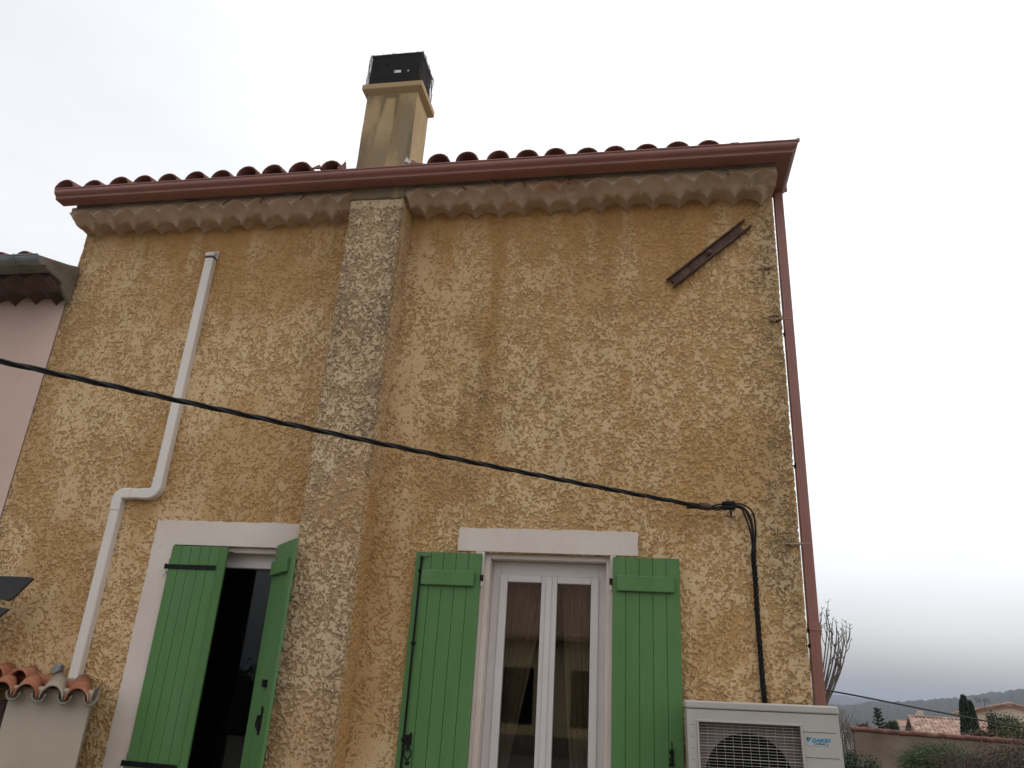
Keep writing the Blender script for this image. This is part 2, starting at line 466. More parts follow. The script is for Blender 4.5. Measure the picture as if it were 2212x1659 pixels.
def gz(x, y, r=0, a=0):
    # level yard round the house, falling away to the right and behind, then level country
    d = max(0.0, x-1.6, y-8.0, -x-14.0)
    t = min(1.0, d/4.0); t = t*t*(3-2*t)
    z = -1.6*t
    rr = math.hypot(x, y)
    if rr > 20: z -= min(6.0, (rr-20)*0.02)
    return z
radii = [0.01]+[0.6*i for i in range(1, 28)]+[18, 20, 24, 30, 40, 55, 80, 120, 200, 350, 600, 900, 1500, 2500, 4500, 7000]
g = polar_grid('ground', radii, 0, 2*math.pi, 120, gz, M_ground)
tag(g, kind='structure')
# paved yard as a sheet just above the ground
mb = MB(); mb.box(-13, 1.5, -15.0, -0.002, -0.05, 0.004)
tag(mb.build('paving', M_terr), kind='structure')

random.seed(3)
RIDGE = [(-90, 1.2), (-60, 0.9), (-40, 0.6), (0, 0.25), (8, 0.15), (12.2, 0.02), (13.3, 0.10), (15.1, 0.32), (16.7, 0.52), (19.0, 0.82), (20.2, 1.05), (21.2, 1.24), (22.1, 1.53), (23, 1.60), (28, 1.9), (40, 2.4), (60, 1.8), (100, 1.0)]
def ridge_el(deg):
    for (a, e), (b, f) in zip(RIDGE, RIDGE[1:]):
        if a <= deg <= b: return e+(f-e)*(deg-a)/(b-a)
    return 1.0
def hill(name, r0, r1, scale, rough, seed, a0=-90, a1=100, na=1400):
    a = np.radians(np.linspace(a0, a1, na+1))
    el = np.radians(np.array([ridge_el(d)*scale for d in np.degrees(a)]))
    j = np.arange(na+1)
    jit = (fbm(j*0.9, j*0+seed, seed, 2)-0.5)*rough*0.8 + (fbm(j*0.09, j*0+seed+3, seed+8, 3)-0.5)*rough*1.6
    rows = []
    prof = [(0.0, 0.0), (0.15, 0.10), (0.3, 0.25), (0.45, 0.42), (0.6, 0.60), (0.75, 0.78), (0.88, 0.92), (0.96, 0.985), (1.0, 1.0), (1.06, 0.93), (1.3, 0.2)]
    for k, (t, h) in enumerate(prof):
        r = r0+(r1-r0)*t
        top = (np.tan(el)*r1 + 1.6)
        z = -8 + (top+8)*h + (jit*h if k >= 6 else (fbm(j*0.5+k*7, j*0+k, seed+k, 2)-0.5)*rough*h)
        rows.append(np.stack([CAM.x + r*np.sin(a), CAM.y + r*np.cos(a), z], -1))
    co = np.concatenate(rows); w = na+1; fs = []
    for i in range(len(prof)-1):
        for q in range(na):
            k = i*w+q; fs.append((k, k+1, k+w+1, k+w))
    me = bpy.data.meshes.new(name); me.from_pydata(co.tolist(), [], fs); me.update()
    return tag(link(name, me, M_hill), kind='structure')
hill('hills', 220, 1500, 1.0, 5.0, 5)
RIDGE_SAVE = RIDGE
RIDGE = [(-90, 0.9), (0, 0.5), (8, 0.62), (12.2, 0.52), (14, 0.42), (16, 0.25), (20, 0.2), (60, 0.4), (100, 0.6)]
hill('hills', 3000, 4200, 1.0, 10.0, 9)

# ================================================================== THE OCHRE HOUSE
house = empty('house', (-2.0, 0, 0), 'ochre roughcast two storey house with green shutters and brown red gutter filling the photo', 'house')
XL, XR = -5.0, 0.968
ZT = 5.30
def tilt(x): return (x-1.0)*0.0075           # eaves fall a little to the left
R0 = 0.02
def facade_pos(s):
    # s = x along the front; beyond the corners the sheet turns back along the sides
    x = np.where(s < XL+R0, XL+R0, np.where(s > XR-R0, XR-R0, s)).astype(float)
    y = np.zeros_like(x); nx = np.zeros_like(x); ny = -np.ones_like(x)
    for side in (1, -1):
        c = XR-R0 if side == 1 else XL+R0
        t = np.maximum(0, side*(s-c))
        th = np.clip(t/R0, 0, math.pi/2)
        ext = np.maximum(0, t-R0*math.pi/2)
        m = t > 0
        x = np.where(m, c+side*R0*np.sin(th), x)
        y = np.where(m, R0*(1-np.cos(th))+ext, y)
        nx = np.where(m, side*np.sin(th), nx); ny = np.where(m, -np.cos(th), ny)
    return x, y, nx, ny
HOLES = [(-3.45, -2.60, 0.0, 2.415), (-1.107, -0.25, 0.0, 2.43)]
def holes(s, z):
    m = np.zeros(s.shape, bool)
    for a, b_, c, d in HOLES: m |= (s > a) & (s < b_) & (z > c) & (z < d)
    return m
def facade_h(s, z):
    rough = 0.03*sstep(2.6, 1.2, z)*0
    # smoother bands: under the eaves and down the inner corner of the chimney breast
    rough = rough - 0.10*sstep(4.95, 5.15, z) - 0.16*np.exp(-((s+1.80)/0.10)**2)*sstep(0.2, 0.6, fbm(s*0+3, z*1.4, 6, 2))
    rough = rough + 0.035*sstep(-1.8, -0.9, s)
    return stucco_fields(s, z, 11, rough)
def facade_attr(s, z, pit):
    n1 = fbm(s*1.6, z*1.3, 50, 4); n2 = fbm(s*5, z*3, 52, 4)
    st = fbm(s*7, z*0.8, 54, 4)
    g = 1.0*sstep(0.62, 0.93, s+(n2-0.5)*0.35)*(0.55+0.45*sstep(0.30, 0.6, fbm(s*4, z*2, 57, 3)))
    g = g + 0.60*np.exp(-((s+1.20)/0.36)**2-((z-3.5)/0.85)**2)*sstep(0.3, 0.62, st)
    g = g + 0.30*np.exp(-((s+0.75)/0.45)**2-((z-3.2)/0.8)**2)*sstep(0.35, 0.6, n2)
    g = g + 0.45*sstep(-4.85, -5.0, s+(n2-0.5)*0.1)
    g = g + 0.30*sstep(0.35, 0.20, s)*sstep(0.05, 0.2, s)*sstep(1.9, 1.4, z)
    g = g + 0.22*sstep(0.42, 0.68, n1)
    # dark marks under the old fixings at the corner
    for (a, b_) in ((0.90, 4.50), (0.92, 4.02), (0.91, 2.47)):
        g = g + 0.55*np.exp(-((s-a)/0.07)**2-((z-b_)/0.14)**2)
    o = 0.55*sstep(0.45, 0.75, n1+(st-0.5)*0.5)
    sw = s+1.18+0.02*np.sin(z*5)
    o = o + 0.75*np.exp(-(sw/0.065)**2)*sstep(3.2, 4.2, z)*(0.6+st*0.6)
    g = g + 0.22*np.exp(-(sw/0.06)**2)*sstep(3.6, 4.6, z)
    for (xs_, wd, zb_, am) in ((-4.35, 0.10, 3.0, 0.25), (-3.15, 0.06, 3.9, 0.22), (-0.35, 0.08, 3.7, 0.22), (0.25, 0.05, 4.0, 0.18), (-2.65, 0.08, 3.2, 0.28), (0.55, 0.07, 3.3, 0.20)):
        g = g + am*np.exp(-((s-xs_+0.015*np.sin(z*4+xs_))/wd)**2)*sstep(zb_-0.8, zb_+0.6, z)*sstep(0.3, 0.6, n2)
    o = o + 0.40*sstep(4.3, 5.15, z)*sstep(0.25, 0.6, st)
    o = o + 0.35*sstep(4.85, 5.10, z)
    o = o + 0.40*np.exp(-((s+3.78)/0.08)**2-((z-2.45)/0.30)**2)
    return {'grime': np.clip(g, 0, 0.95), 'ochre': np.clip(o, 0, 0.85)}
DS = 0.0040
s_arr = np.arange(XL-0.30, XR+0.30, DS)
z_arr = np.arange(0.80, ZT, DS)
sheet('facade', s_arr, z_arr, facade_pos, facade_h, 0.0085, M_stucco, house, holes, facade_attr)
s2 = np.arange(XL-0.30, XR+0.30, 0.05); s2 = np.unique(np.concatenate([s2, [-3.45, -2.60, -1.107, -0.25]]))
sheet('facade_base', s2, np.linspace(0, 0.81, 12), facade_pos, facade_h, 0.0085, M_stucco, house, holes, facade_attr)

# chimney breast: front and both cheeks as one rounded sheet
BX0, BX1, BP = -2.372, -1.922, 0.27
RB = 0.022
def breast_pos(s):
    # s=0 at the left rear, runs forward, across, back
    a = BP-RB; arc = RB*math.pi/2; w = (BX1-BX0)-2*RB
    x = np.zeros_like(s); y = np.zeros_like(s); nx = np.zeros_like(s); ny = np.zeros_like(s)
    def put(m, X, Y, NX, NY):
        x[m] = np.broadcast_to(X, s.shape)[m]; y[m] = np.broadcast_to(Y, s.shape)[m]
        nx[m] = np.broadcast_to(NX, s.shape)[m]; ny[m] = np.broadcast_to(NY, s.shape)[m]
    t = s
    put(t <= a, BX0, -t, -1.0, 0.0)
    th = np.clip((t-a)/RB, 0, math.pi/2)
    put((t > a) & (t <= a+arc), BX0+RB-RB*np.cos(th), -a-RB*np.sin(th), -np.cos(th), -np.sin(th))
    u = t-a-arc
    put((u > 0) & (u <= w), BX0+RB+u, -BP, 0.0, -1.0)
    v = u-w; th = np.clip(v/RB, 0, math.pi/2)
    put((v > 0) & (v <= arc), BX1-RB+RB*np.sin(th), -a-RB*np.cos(th), np.sin(th), -np.cos(th))
    q = v-arc
    put(q > 0, BX1, -a+np.clip(q, 0, a), 1.0, 0.0)
    return x, y, nx, ny
LB = 2*(BP-RB)+RB*math.pi+(BX1-BX0)-2*RB
c0 = BP-RB; c1 = LB-(BP-RB)
def breast_h(s, z):
    cheek = sstep(c1+0.02, c1+0.08, s)
    return stucco_fields(s+30, z, 23, 0.045 - 0.08*cheek*sstep(2.5, 4.5, z) - 0.03*cheek - 0.25*sstep(5.09, 5.13, z))
def breast_attr(s, z, pit):
    n2 = fbm(s*6, z*2.6, 60, 4); n3 = fbm(s*2, z*1.1, 61, 3)
    edge = np.exp(-((s-(c1-0.05))/0.10)**2)
    le = np.exp(-((s-(c0+0.06))/0.08)**2)
    hi = sstep(2.2, 3.4, z)
    g = (0.95*edge*sstep(0.32, 0.58, n2)+0.55*le*sstep(0.40, 0.6, n2))*(0.45+0.55*hi)
    g = g + 0.45*sstep(2.6, 4.2, z)*sstep(0.30, 0.60, n3) + 0.12
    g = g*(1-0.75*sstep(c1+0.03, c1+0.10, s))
    g = g + 0.9*sstep(5.06, 5.15, z)*sstep(0.25, 0.5, n2)
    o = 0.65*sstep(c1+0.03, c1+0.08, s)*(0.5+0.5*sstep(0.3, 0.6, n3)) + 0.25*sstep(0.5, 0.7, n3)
    return {'grime': np.clip(g, 0, 0.97), 'ochre': np.clip(o, 0, 0.8)}
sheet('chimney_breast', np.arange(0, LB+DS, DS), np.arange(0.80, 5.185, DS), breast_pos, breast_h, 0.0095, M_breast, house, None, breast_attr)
mbb = MB(); mbb.box(BX0+0.004, BX1-0.004, -BP+0.004, 0, 0, 0.81)
mbb.box(BX0+0.02, BX1-0.02, -BP+0.02, 0.02, 0.81, 5.18)
mbb.build('chimney_breast_core', M_stucco, house)

# chimney stack in smooth cement
SX0, SX1, SY0, SY1 = -2.368, -1.915, -0.27, 0.055
def stack_pos_fn(x0, x1, y0, y1, r=0.012):
    pts = [(x0, y1), (x0, y0), (x1, y0), (x1, y1)]
    L = [y1-y0, x1-x0, y1-y0]
    def fn(s):
        x = np.where(s < L[0], x0, np.where(s < L[0]+L[1], x0+s-L[0], x1))
        y = np.where(s < L[0], y1-s, np.where(s < L[0]+L[1], y0, y0+(s-L[0]-L[1])))
        nx = np.where(s < L[0], -1.0, np.where(s < L[0]+L[1], 0.0, 1.0))
        ny = np.where((s >= L[0]) & (s < L[0]+L[1]), -1.0, 0.0)
        for c, sx in ((L[0], -1), (L[0]+L[1], 1)):
            m = np.abs(s-c) < 0.006
            nx = np.where(m, sx*0.7, nx); ny = np.where(m, -0.7, ny)
        return x, y, nx, ny
    return fn, sum(L), L
sp_fn, SLEN, SL = stack_pos_fn(SX0, SX1, SY0, SY1)
def stack_h(s, z):
    h = 1+(fbm(s*10, z*7, 70, 4)-0.5)*0.9
    lip = sstep(5.205, 5.19, z+(vnoise(s*22, s*0, 71)-0.5)*0.02)
    h = h - 2.2*lip
    # spalled patch near the top, with a run of damp below its rim
    u = s-SL[0]
    patch = sstep(0.02, 0.0, np.abs(u-0.225-(z-6.05)*0.03)-0.035-0.05*np.clip(6.2-z, 0, 0.3))*sstep(6.23, 6.22, z)*sstep(5.88, 5.93, z)
    return h-0.6*patch, patch*0
def stack_attr(s, z, pit):
    u = s-SL[0]; n = fbm(s*8, z*3, 73, 4); st = fbm(s*14, z*1.2, 74, 4)
    w = 0.045+0.07*np.clip(6.22-z, 0, 0.3)
    dd = np.abs(u-0.21-(z-6.05)*0.06)-w
    rim = np.exp(-(dd/0.020)**2)*sstep(5.98, 6.08, z)*sstep(6.27, 6.23, z)*sstep(0.25, 0.5, n)
    top = np.exp(-((z-6.235)/0.014)**2)*(np.abs(u-0.22) < 0.07)
    patch = sstep(0.01, -0.01, dd)*sstep(6.24, 6.22, z)*sstep(5.6, 5.95, z)
    g = 0.20+0.45*sstep(0.36, 0.60, n)+0.65*rim+0.6*top
    g = g + 0.45*sstep(0.40, 0.45, u)*(u < 0.46)*sstep(6.0, 5.7, z) + 0.30*sstep(0.10, 0.02, u)*sstep(5.9, 5.6, z)
    g = g + 0.80*sstep(5.48, 5.30, z)*sstep(0.25, 0.55, st)
    g = g*(1-0.8*patch)*np.where(u > 0.46, 0.45, 1.0)
    o = 0.20*sstep(0.5, 0.7, st)+0.5*rim
    return {'grime': np.clip(g, 0, 0.9), 'ochre': np.clip(o, 0, 0.7), 'pit': np.clip(0.5+0*s, 0, 1)}
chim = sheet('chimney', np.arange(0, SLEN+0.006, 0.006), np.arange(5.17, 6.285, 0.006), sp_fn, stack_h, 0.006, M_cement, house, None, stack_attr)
mbc = MB(); mbc.box(SX0+0.012, SX1-0.012, SY0+0.012, SY1-0.012, 5.1, 6.28)
mbc.build('flue', M_cement, house)
# projecting band
def band(z0, z1, z2, ov):
    m_ = MB()
    x0, x1, y0, y1 = SX0, SX1, SY0, SY1
    lo = [(x0+.004, y0+.004), (x1-.004, y0+.004), (x1-.004, y1-.004), (x0+.004, y1-.004)]
    hi = [(x0-ov, y0-ov), (x1+ov, y0-ov), (x1+ov, y1+ov), (x0-ov, y1+ov)]
    vs = [(x, y, z0) for x, y in lo]+[(x, y, z1) for x, y in hi]+[(x, y, z2) for x, y in hi]+[(x*0.995-0.01, y*0.97, z2+0.012) for x, y in hi]
    fs = [(3,2,1,0)]
    for k in range(3):
        for j in range(4): fs.append((k*4+j, k*4+(j+1) % 4, k*4+4+(j+1) % 4, k*4+4+j))
    fs.append((12,13,14,15)); m_.add(vs, fs); return m_
o = band(6.262, 6.305, 6.352, 0.043).build('chimney_cap', M_cement, chim, 0.006)
me = o.data
for nm, v in (('pit', 0.3), ('grime', 0.25), ('ochre', 0.1)):
    at = me.attributes.new(nm, 'FLOAT', 'POINT'); at.data.foreach_set('value', [v]*len(me.vertices))
# sooty cowl of bricks: courses with gaps, open slots in the lid
cw = MB(); CZ0, CZ1 = 6.352, 6.690
cx0, cx1, cy0, cy1 = -2.375, -1.925, -0.265, 0.04
th = 0.035
hx, hz = -2.128, 6.530
def wallholes(mbx, x0, x1, y0, y1, z0, z1, hs):
    """a slab in the XZ plane with rectangular openings"""
    xs = sorted({x0, x1, *[h[0] for h in hs], *[h[1] for h in hs]}); zs = sorted({z0, z1, *[h[2] for h in hs], *[h[3] for h in hs]})
    for a, b_ in zip(xs, xs[1:]):
        for c, d in zip(zs, zs[1:]):
            if any(a >= h[0]-1e-6 and b_ <= h[1]+1e-6 and c >= h[2]-1e-6 and d <= h[3]+1e-6 for h in hs): continue
            mbx.box(a, b_, y0, y1, c, d)
wallholes(cw, cx0, cx1, cy0, cy0+0.014, CZ0, CZ1, [(hx-0.035, hx+0.030, hz-0.024, hz+0.020), (hx+0.085, hx+0.100, hz-0.02, hz+0.018), (hx-0.125, hx-0.092, hz+0.058, hz+0.080)])
wallholes(cw, cx0, cx1, cy1-th, cy1, CZ0, CZ1, [(hx-0.25, hx+0.2, 6.60, 6.64)])
cw.box(cx0, cx0+th, cy0+th, cy1-th, CZ0, CZ1); cw.box(cx1-th, cx1, cy0+th, cy1-th, CZ0, CZ1)
cw.box(cx0-0.005, cx1+0.005, cy0-0.006, cy0+0.05, CZ1, CZ1+0.028); cw.box(cx0-0.005, cx1+0.005, cy1-0.07, cy1+0.006, CZ1, CZ1+0.028)
cw.box(cx0-0.005, cx0+0.12, cy0+0.07, cy1-0.07, CZ1, CZ1+0.028); cw.box(cx1-0.10, cx1+0.005, cy0+0.07, cy1-0.07, CZ1, CZ1+0.028)
for k in range(4):
    zz = CZ0+0.07*k+0.03
    cw.box(cx0-0.004, cx1+0.004, cy0-0.004, cy0-0.0005, zz, zz+0.004 + 0.03*(k % 2))  if k in (1,) else None
cowl = cw.build('chimney_cowl', M_soot, chim)
# chicken wire wrapped round the cowl
wm = MB(); random.seed(8)
def wire(a, b_, r=0.0021):
    a = Vector(a); b_ = Vector(b_); d = (b_-a).normalized()
    u = d.cross(Vector((0.3, 0.2, 0.9))).normalized()*r; w_ = d.cross(u).normalized()*r
    wm.add([a+u, a+w_, a-u, a-w_, b_+u, b_+w_, b_-u, b_-w_], [(0,1,5,4),(1,2,6,5),(2,3,7,6),(3,0,4,7)])
def hexnet(O, U, V, W, H, N, s=0.022):
    O, U, V, N = map(Vector, (O, U, V, N)); cache = {}
    def P(u, v):
        k = (round(u, 4), round(v, 4))
        if k not in cache:
            cache[k] = O+U*min(max(u, 0), W)+V*min(max(v, 0), H)+N*(0.002+0.007*random.random()+0.007*math.sin(u*23+v*17)**2)
        return cache[k]
    rows = int(H/(s*0.75))+1; cols = int(W/(s*0.87))+1
    for i in range(rows+1):
        for j in range(cols+1):
            u = j*s*0.866+(i % 2)*s*0.433; v = i*s*0.75
            if u > W+s or v > H+s: continue
            p0 = P(u, v+s*0.5*0.5); p1 = P(u+s*0.433, v+0.0); p2 = P(u, v+s*0.25+s*0.5)
            p3 = P(u-s*0.433, v+0.0)
            for q in (p1, p3): wire(p0, q)
            wire(p0, P(u, v+s*0.5+s*0.25-0.0))
ex = 0.012
W_, D_, H_ = (cx1-cx0)+2*ex, (cy1-cy0)+2*ex, 0.345
hexnet((cx0-ex, cy0-ex, CZ0), (1,0,0), (0,0,1), W_, H_, (0,-1,0))
hexnet((cx1+ex, cy0-ex, CZ0-0.05), (0,1,0), (0,0,1), D_, H_+0.05, (1,0,0))
hexnet((cx0-ex, cy0-ex, CZ0), (0,1,0), (0,0,1), D_, H_, (-1,0,0))
hexnet((cx0-ex, cy0-ex, CZ0+H_), (1,0,0), (0,1,0), W_, D_, (0,0,1))
for k in range(70):      # loose curls along the folds
    t = random.random(); e = random.choice([0, 1, 2])
    if e == 0: p = Vector((cx0-ex+W_*t, cy0-ex, CZ0+H_))
    elif e == 1: p = Vector((cx1+ex, cy0-ex+D_*t, CZ0+H_))
    else: p = Vector((cx1+ex, cy0-ex, CZ0+H_*t))
    q = p
    for i in range(4):
        q2 = q+Vector((random.uniform(-1, 1), random.uniform(-1, 1), random.uniform(-.3, 1)))*0.012
        wire(q, q2); q = q2
wm.build('wire_mesh', M_wire, chim)

# body of the house behind the facade
bd = MB()
bd.box(XL+0.01, XL+0.25, 0.29, 7.0, 0, ZT-0.05); bd.box(XR-0.25, XR-0.008, 0.29, 7.0, 0, ZT-0.05)
bd.box(XL+0.25, XR-0.25, 6.8, 7.0, 0, ZT+1.8)
bd.prism([(0.30, ZT-0.05), (7.0, ZT-0.05), (7.0, ZT+1.9), (0.30, ZT+0.02)], XL+0.01, XL+0.2, 'x')
bd.prism([(0.30, ZT-0.05), (7.0, ZT-0.05), (7.0, ZT+1.9), (0.30, ZT+0.02)], XR-0.2, XR-0.008, 'x')
for me_ in [bd.build('side_walls', M_stucco, house).data]:
    for nm, v in (('pit', 0.4), ('grime', 0.2), ('ochre', 0.2)):
        at = me_.attributes.new(nm, 'FLOAT', 'POINT'); at.data.foreach_set('value', [v]*len(me_.vertices))
# rooms behind the two openings (open-fronted boxes)
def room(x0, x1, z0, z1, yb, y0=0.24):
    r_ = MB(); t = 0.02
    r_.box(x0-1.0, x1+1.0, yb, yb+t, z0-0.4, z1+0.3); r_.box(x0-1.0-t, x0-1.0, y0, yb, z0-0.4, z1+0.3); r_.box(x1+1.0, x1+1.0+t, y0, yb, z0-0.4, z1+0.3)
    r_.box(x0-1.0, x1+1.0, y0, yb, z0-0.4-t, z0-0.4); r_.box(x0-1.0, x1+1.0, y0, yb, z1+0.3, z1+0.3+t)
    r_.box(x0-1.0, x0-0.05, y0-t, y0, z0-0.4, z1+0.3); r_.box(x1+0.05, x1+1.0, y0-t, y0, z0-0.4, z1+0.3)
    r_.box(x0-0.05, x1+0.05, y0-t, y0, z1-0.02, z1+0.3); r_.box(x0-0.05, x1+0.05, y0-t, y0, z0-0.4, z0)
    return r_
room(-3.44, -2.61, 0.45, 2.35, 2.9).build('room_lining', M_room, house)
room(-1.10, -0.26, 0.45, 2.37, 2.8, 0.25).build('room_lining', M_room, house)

# ---------------- corbelled eaves under the gutter
def cove(x0, x1, zb, seed, tf, name, parent, mat, pitch=0.205, proj=0.262, y00=0.0, skew=0.0, kz=1.0):
    """two rows of tile corbels smeared over with render: scallops at the wall, scale-like arcs at the outer edge"""
    rnd = np.random.RandomState(seed); n = int((x1-x0)/0.006); xs = np.linspace(x0, x1, n)
    def arch(ph, sh, jl):
        q = (xs-x0)/pitch*jl+ph+sh; k = np.floor(q).astype(int); u = q-k
        u = np.clip(u, 0, 1)
        return (1-np.abs(2*u-1)**2.3)**0.85*rnd.uniform(0.78, 1.12, 500)[k], rnd.uniform(-0.010, 0.010, 500)[k], u
    A, ja, ua = arch(0.3, 0, 1.0); B, jb_, ub = arch(0.8, 0, 1.0)
    rows = []
    wob = (fbm(xs*14, xs*0+seed, seed, 3)-0.5)
    T = np.linspace(0, 1, 34)
    for t in T:
        a_ = max(0.0, 1-(t/0.60)**1.6); b_ = np.clip((t-0.40)/0.60, 0, 1)**0.8
        t0 = 0.34+0.22*A; rdg = np.exp(-((t-t0)/0.055)**2)
        z = zb-0.010+tf(xs)+0.088*t*kz + 0.078*A*a_ + 0.060*B*b_ - 0.016*rdg - 0.020*sstep(0.0, 0.10, t-t0)*(1-sstep(0.3, 0.6, t-t0)) + ja*a_+jb_*b_
        z = z + 0.034*B*math.sin(math.pi*max(0, (t-0.45)/0.55)) + 0.012*wob*math.sin(math.pi*t+0.4) + (fbm(xs*28, xs*0+t*9, seed+2, 2)-0.5)*0.008
        rows.append(np.stack([xs+skew*(t-0.5), np.full(n, y00-proj*t)+0.01*wob*t, z], -1))
    zl = rows[-1][:, 2]; zt = zb+tf(xs)+0.175
    yl = rows[-1][:, 1]
    for (dy, f) in ((0.001, 0.10), (0.006, 0.12), (0.016, 0.13), (0.018, 0.5), (0.018, 1.0), (0.30, 1.01)):
        rows.append(np.stack([rows[33][:, 0], yl+dy, np.maximum(zl+0.001, zl+(zt-zl)*f)], -1))
    co = np.concatenate(rows); fs = []
    for i in range(len(rows)-1):
        for j in range(n-1):
            q = i*n+j; fs.append((q, q+n, q+n+1, q+1))
    L = len(rows)
    fs.append(tuple(i*n for i in range(L))); fs.append(tuple(i*n+n-1 for i in range(L))[::-1])
    me = bpy.data.meshes.new(name); me.from_pydata(co.tolist(), [], fs); me.update()
    sm = [True]*len(fs); sm[-1] = sm[-2] = False
    me.polygons.foreach_set('use_smooth', sm)
    return link(name, me, mat, parent)
cove(-4.985, BX0+0.01, 5.152, 20, tilt, 'eaves_corbel', house, M_genoise)
cove(BX1-0.01, XR-0.002, 5.152, 23, tilt, 'eaves_corbel', house, M_genoise)
# mortar bed between corbels and roof
for a, b_ in ((-4.93, BX0), (BX1, XR-0.004)):
    mm_ = MB(); n = 60
    for k in range(n):
        xa = a+(b_-a)*k/n; xb = a+(b_-a)*(k+1)/n; j1 = random.uniform(-.006, .006)
        mm_.prism([(-0.262+j1, 5.318+tilt(xa)), (0.1, 5.318+tilt(xa)), (0.1, 5.40+tilt(xa)), (-0.262+j1, 5.40+tilt(xa))], xa, xb, 'x')
    mm_.build('eaves_mortar', M_conc, house)
# cracks and lost mortar: thin dark seams between chimney and corbels
random.seed(12)
def crack(p0, p1, n, amp, r):
    pts = []
    for i in range(n+1):
        t = i/n; p = Vector(p0).lerp(Vector(p1), t)
        p += Vector((random.uniform(-amp, amp), 0, random.uniform(-amp, amp))); pts.append(p)
    ck = MB(); ck.tube(pts, [r*random.uniform(0.5, 1.3) for _ in pts], 5, smooth=False); ck.build('mortar_crack', M_seam, house)
crack((BX0+0.0, -BP-0.001, 5.187), (BX1-0.01, -BP-0.001, 5.183), 16, 0.004, 0.0035)
crack((BX1+0.012, -0.262, 5.33), (BX1+0.03, -0.12, 5.20), 8, 0.01, 0.009)
crack((BX1+0.02, -0.268, 5.305), (BX1+0.16, -0.268, 5.31), 7, 0.007, 0.006)
for x_ in (-3.15, -2.78, -1.45, -0.95, -3.45):
    crack((x_, -0.268, 5.30+tilt(x_)), (x_+random.uniform(-.06, .06), -0.268, 5.25+tilt(x_)), 5, 0.008, 0.005)
# rusty stubs of the former gutter hooks hanging against the corbels
for x_, z_, l_ in ((-1.19, 5.28, 0.10), (-1.08, 5.27, 0.08), (-0.58, 5.26, 0.11), (0.60, 5.27, 0.12)):
    h_ = MB(); h_.box(x_-0.010, x_-0.005, -0.277, -0.270, z_-l_, z_); h_.box(x_+0.005, x_+0.010, -0.277, -0.270, z_-l_, z_)
    h_.box(x_-0.010, x_+0.010, -0.278, -0.270, z_-l_-0.012, z_-l_); h_.box(x_-0.007, x_+0.007, -0.279, -0.270, z_-0.015, z_+0.04)
    MH = Rot('X', -38, (x_, -0.270, z_+0.02)); h_.v = [tuple(MH @ Vector(p)) for p in h_.v]; h_.build('gutter_hook', M_rust, house)

# ---------------- roof
SL_ = math.tan(R(16))
def canal(mbx, x, y0, z0, L, r0, r1, up=True, th=0.012, n=9, slope=SL_, yaw=0.0, roll=0.0):
    """one half-round tile from the eave upwards, with thickness"""
    vs = []; m = n+1
    for (rr, tt) in ((0, 0), (1, 0)):
        for t in (0.0, 1.0):
            y = y0+L*t; rad = (r0+(r1-r0)*t) - (th if rr else 0)
            zz = z0+slope*L*t
            for i in range(m):
                a = math.pi*i/n
                if up: dx, dz = math.cos(a)*rad, math.sin(a)*rad
                else: dx, dz = math.cos(a)*rad, -math.sin(a)*rad+ (0)
                vs.append((x+dx+yaw*(y-y0), y, zz+dz+roll*dx))
    fs = []
    def idx(s, t, i): return s*2*m+t*m+i
    for i in range(n):
        fs.append((idx(0,0,i), idx(0,0,i+1), idx(0,1,i+1), idx(0,1,i)))
        fs.append((idx(1,0,i+1), idx(1,0,i), idx(1,1,i), idx(1,1,i+1)))
        fs.append((idx(0,0,i+1), idx(0,0,i), idx(1,0,i), idx(1,0,i+1)))
        fs.append((idx(0,1,i), idx(0,1,i+1), idx(1,1,i+1), idx(1,1,i)))
    fs.append((idx(0,0,0), idx(0,1,0), idx(1,1,0), idx(1,0,0)))
    fs.append((idx(0,1,n), idx(0,0,n), idx(1,0,n), idx(1,1,n)))
    mbx.add(vs, fs, True)
TX = [(-5.04, 5.515), (-4.77, 5.495), (-4.51, 5.505), (-4.265, 5.50), (-4.03, 5.508), (-3.787, 5.52), (-3.54, 5.518), (-3.303, 5.53), (-3.08, 5.538), (-2.838, 5.552),
      (-2.56, 5.548), (-1.638, 5.55), (-1.40, 5.546), (-1.152, 5.542), (-0.918, 5.53), (-0.685, 5.526), (-0.449, 5.522), (-0.226, 5.513), (0.008, 5.517), (0.235, 5.52), (0.473, 5.51), (0.71, 5.44), (0.93, 5.43)]
rf = MB(); random.seed(21)
for i, (x, zc) in enumerate(TX):
    for k in range(14):
        y0 = -0.335+0.34*k; z0 = zc-0.088+SL_*0.34*k
        if k > 0 and -2.5 < x < -1.8 and y0 < 0.2: continue
        jx = random.uniform(-.006, .006)
        rad = 0.094 if k else 0.094+random.uniform(-0.004, 0.006)
        if x > 0.6: rad = 0.072
        if i == 10 and k == 0:
            canal(rf, x, y0, z0, 0.34, 0.092, 0.080, roll=-0.05); continue
        canal(rf, x+jx, y0+random.uniform(-.012, .01), z0+0.022*(k > 0), 0.42, rad, 0.074, roll=random.uniform(-.06, .06))
# channel tiles between
XS = [t[0] for t in TX]
for a, b_ in zip(TX, TX[1:]):
    if b_[0]-a[0] > 0.4:
        for xm in (a[0]+0.13, b_[0]-0.13):
            canal(rf, xm, -0.31, (a[1]+b_[1])/2-0.10, 4.6, 0.085, 0.085, up=False)
        continue
    xm = (a[0]+b_[0])/2
    if xm > 0.5: continue
    for k in range(4):
        canal(rf, xm, -0.315+1.2*k, (a[1]+b_[1])/2-0.10+SL_*1.2*k, 1.25, 0.082, 0.082, up=False)
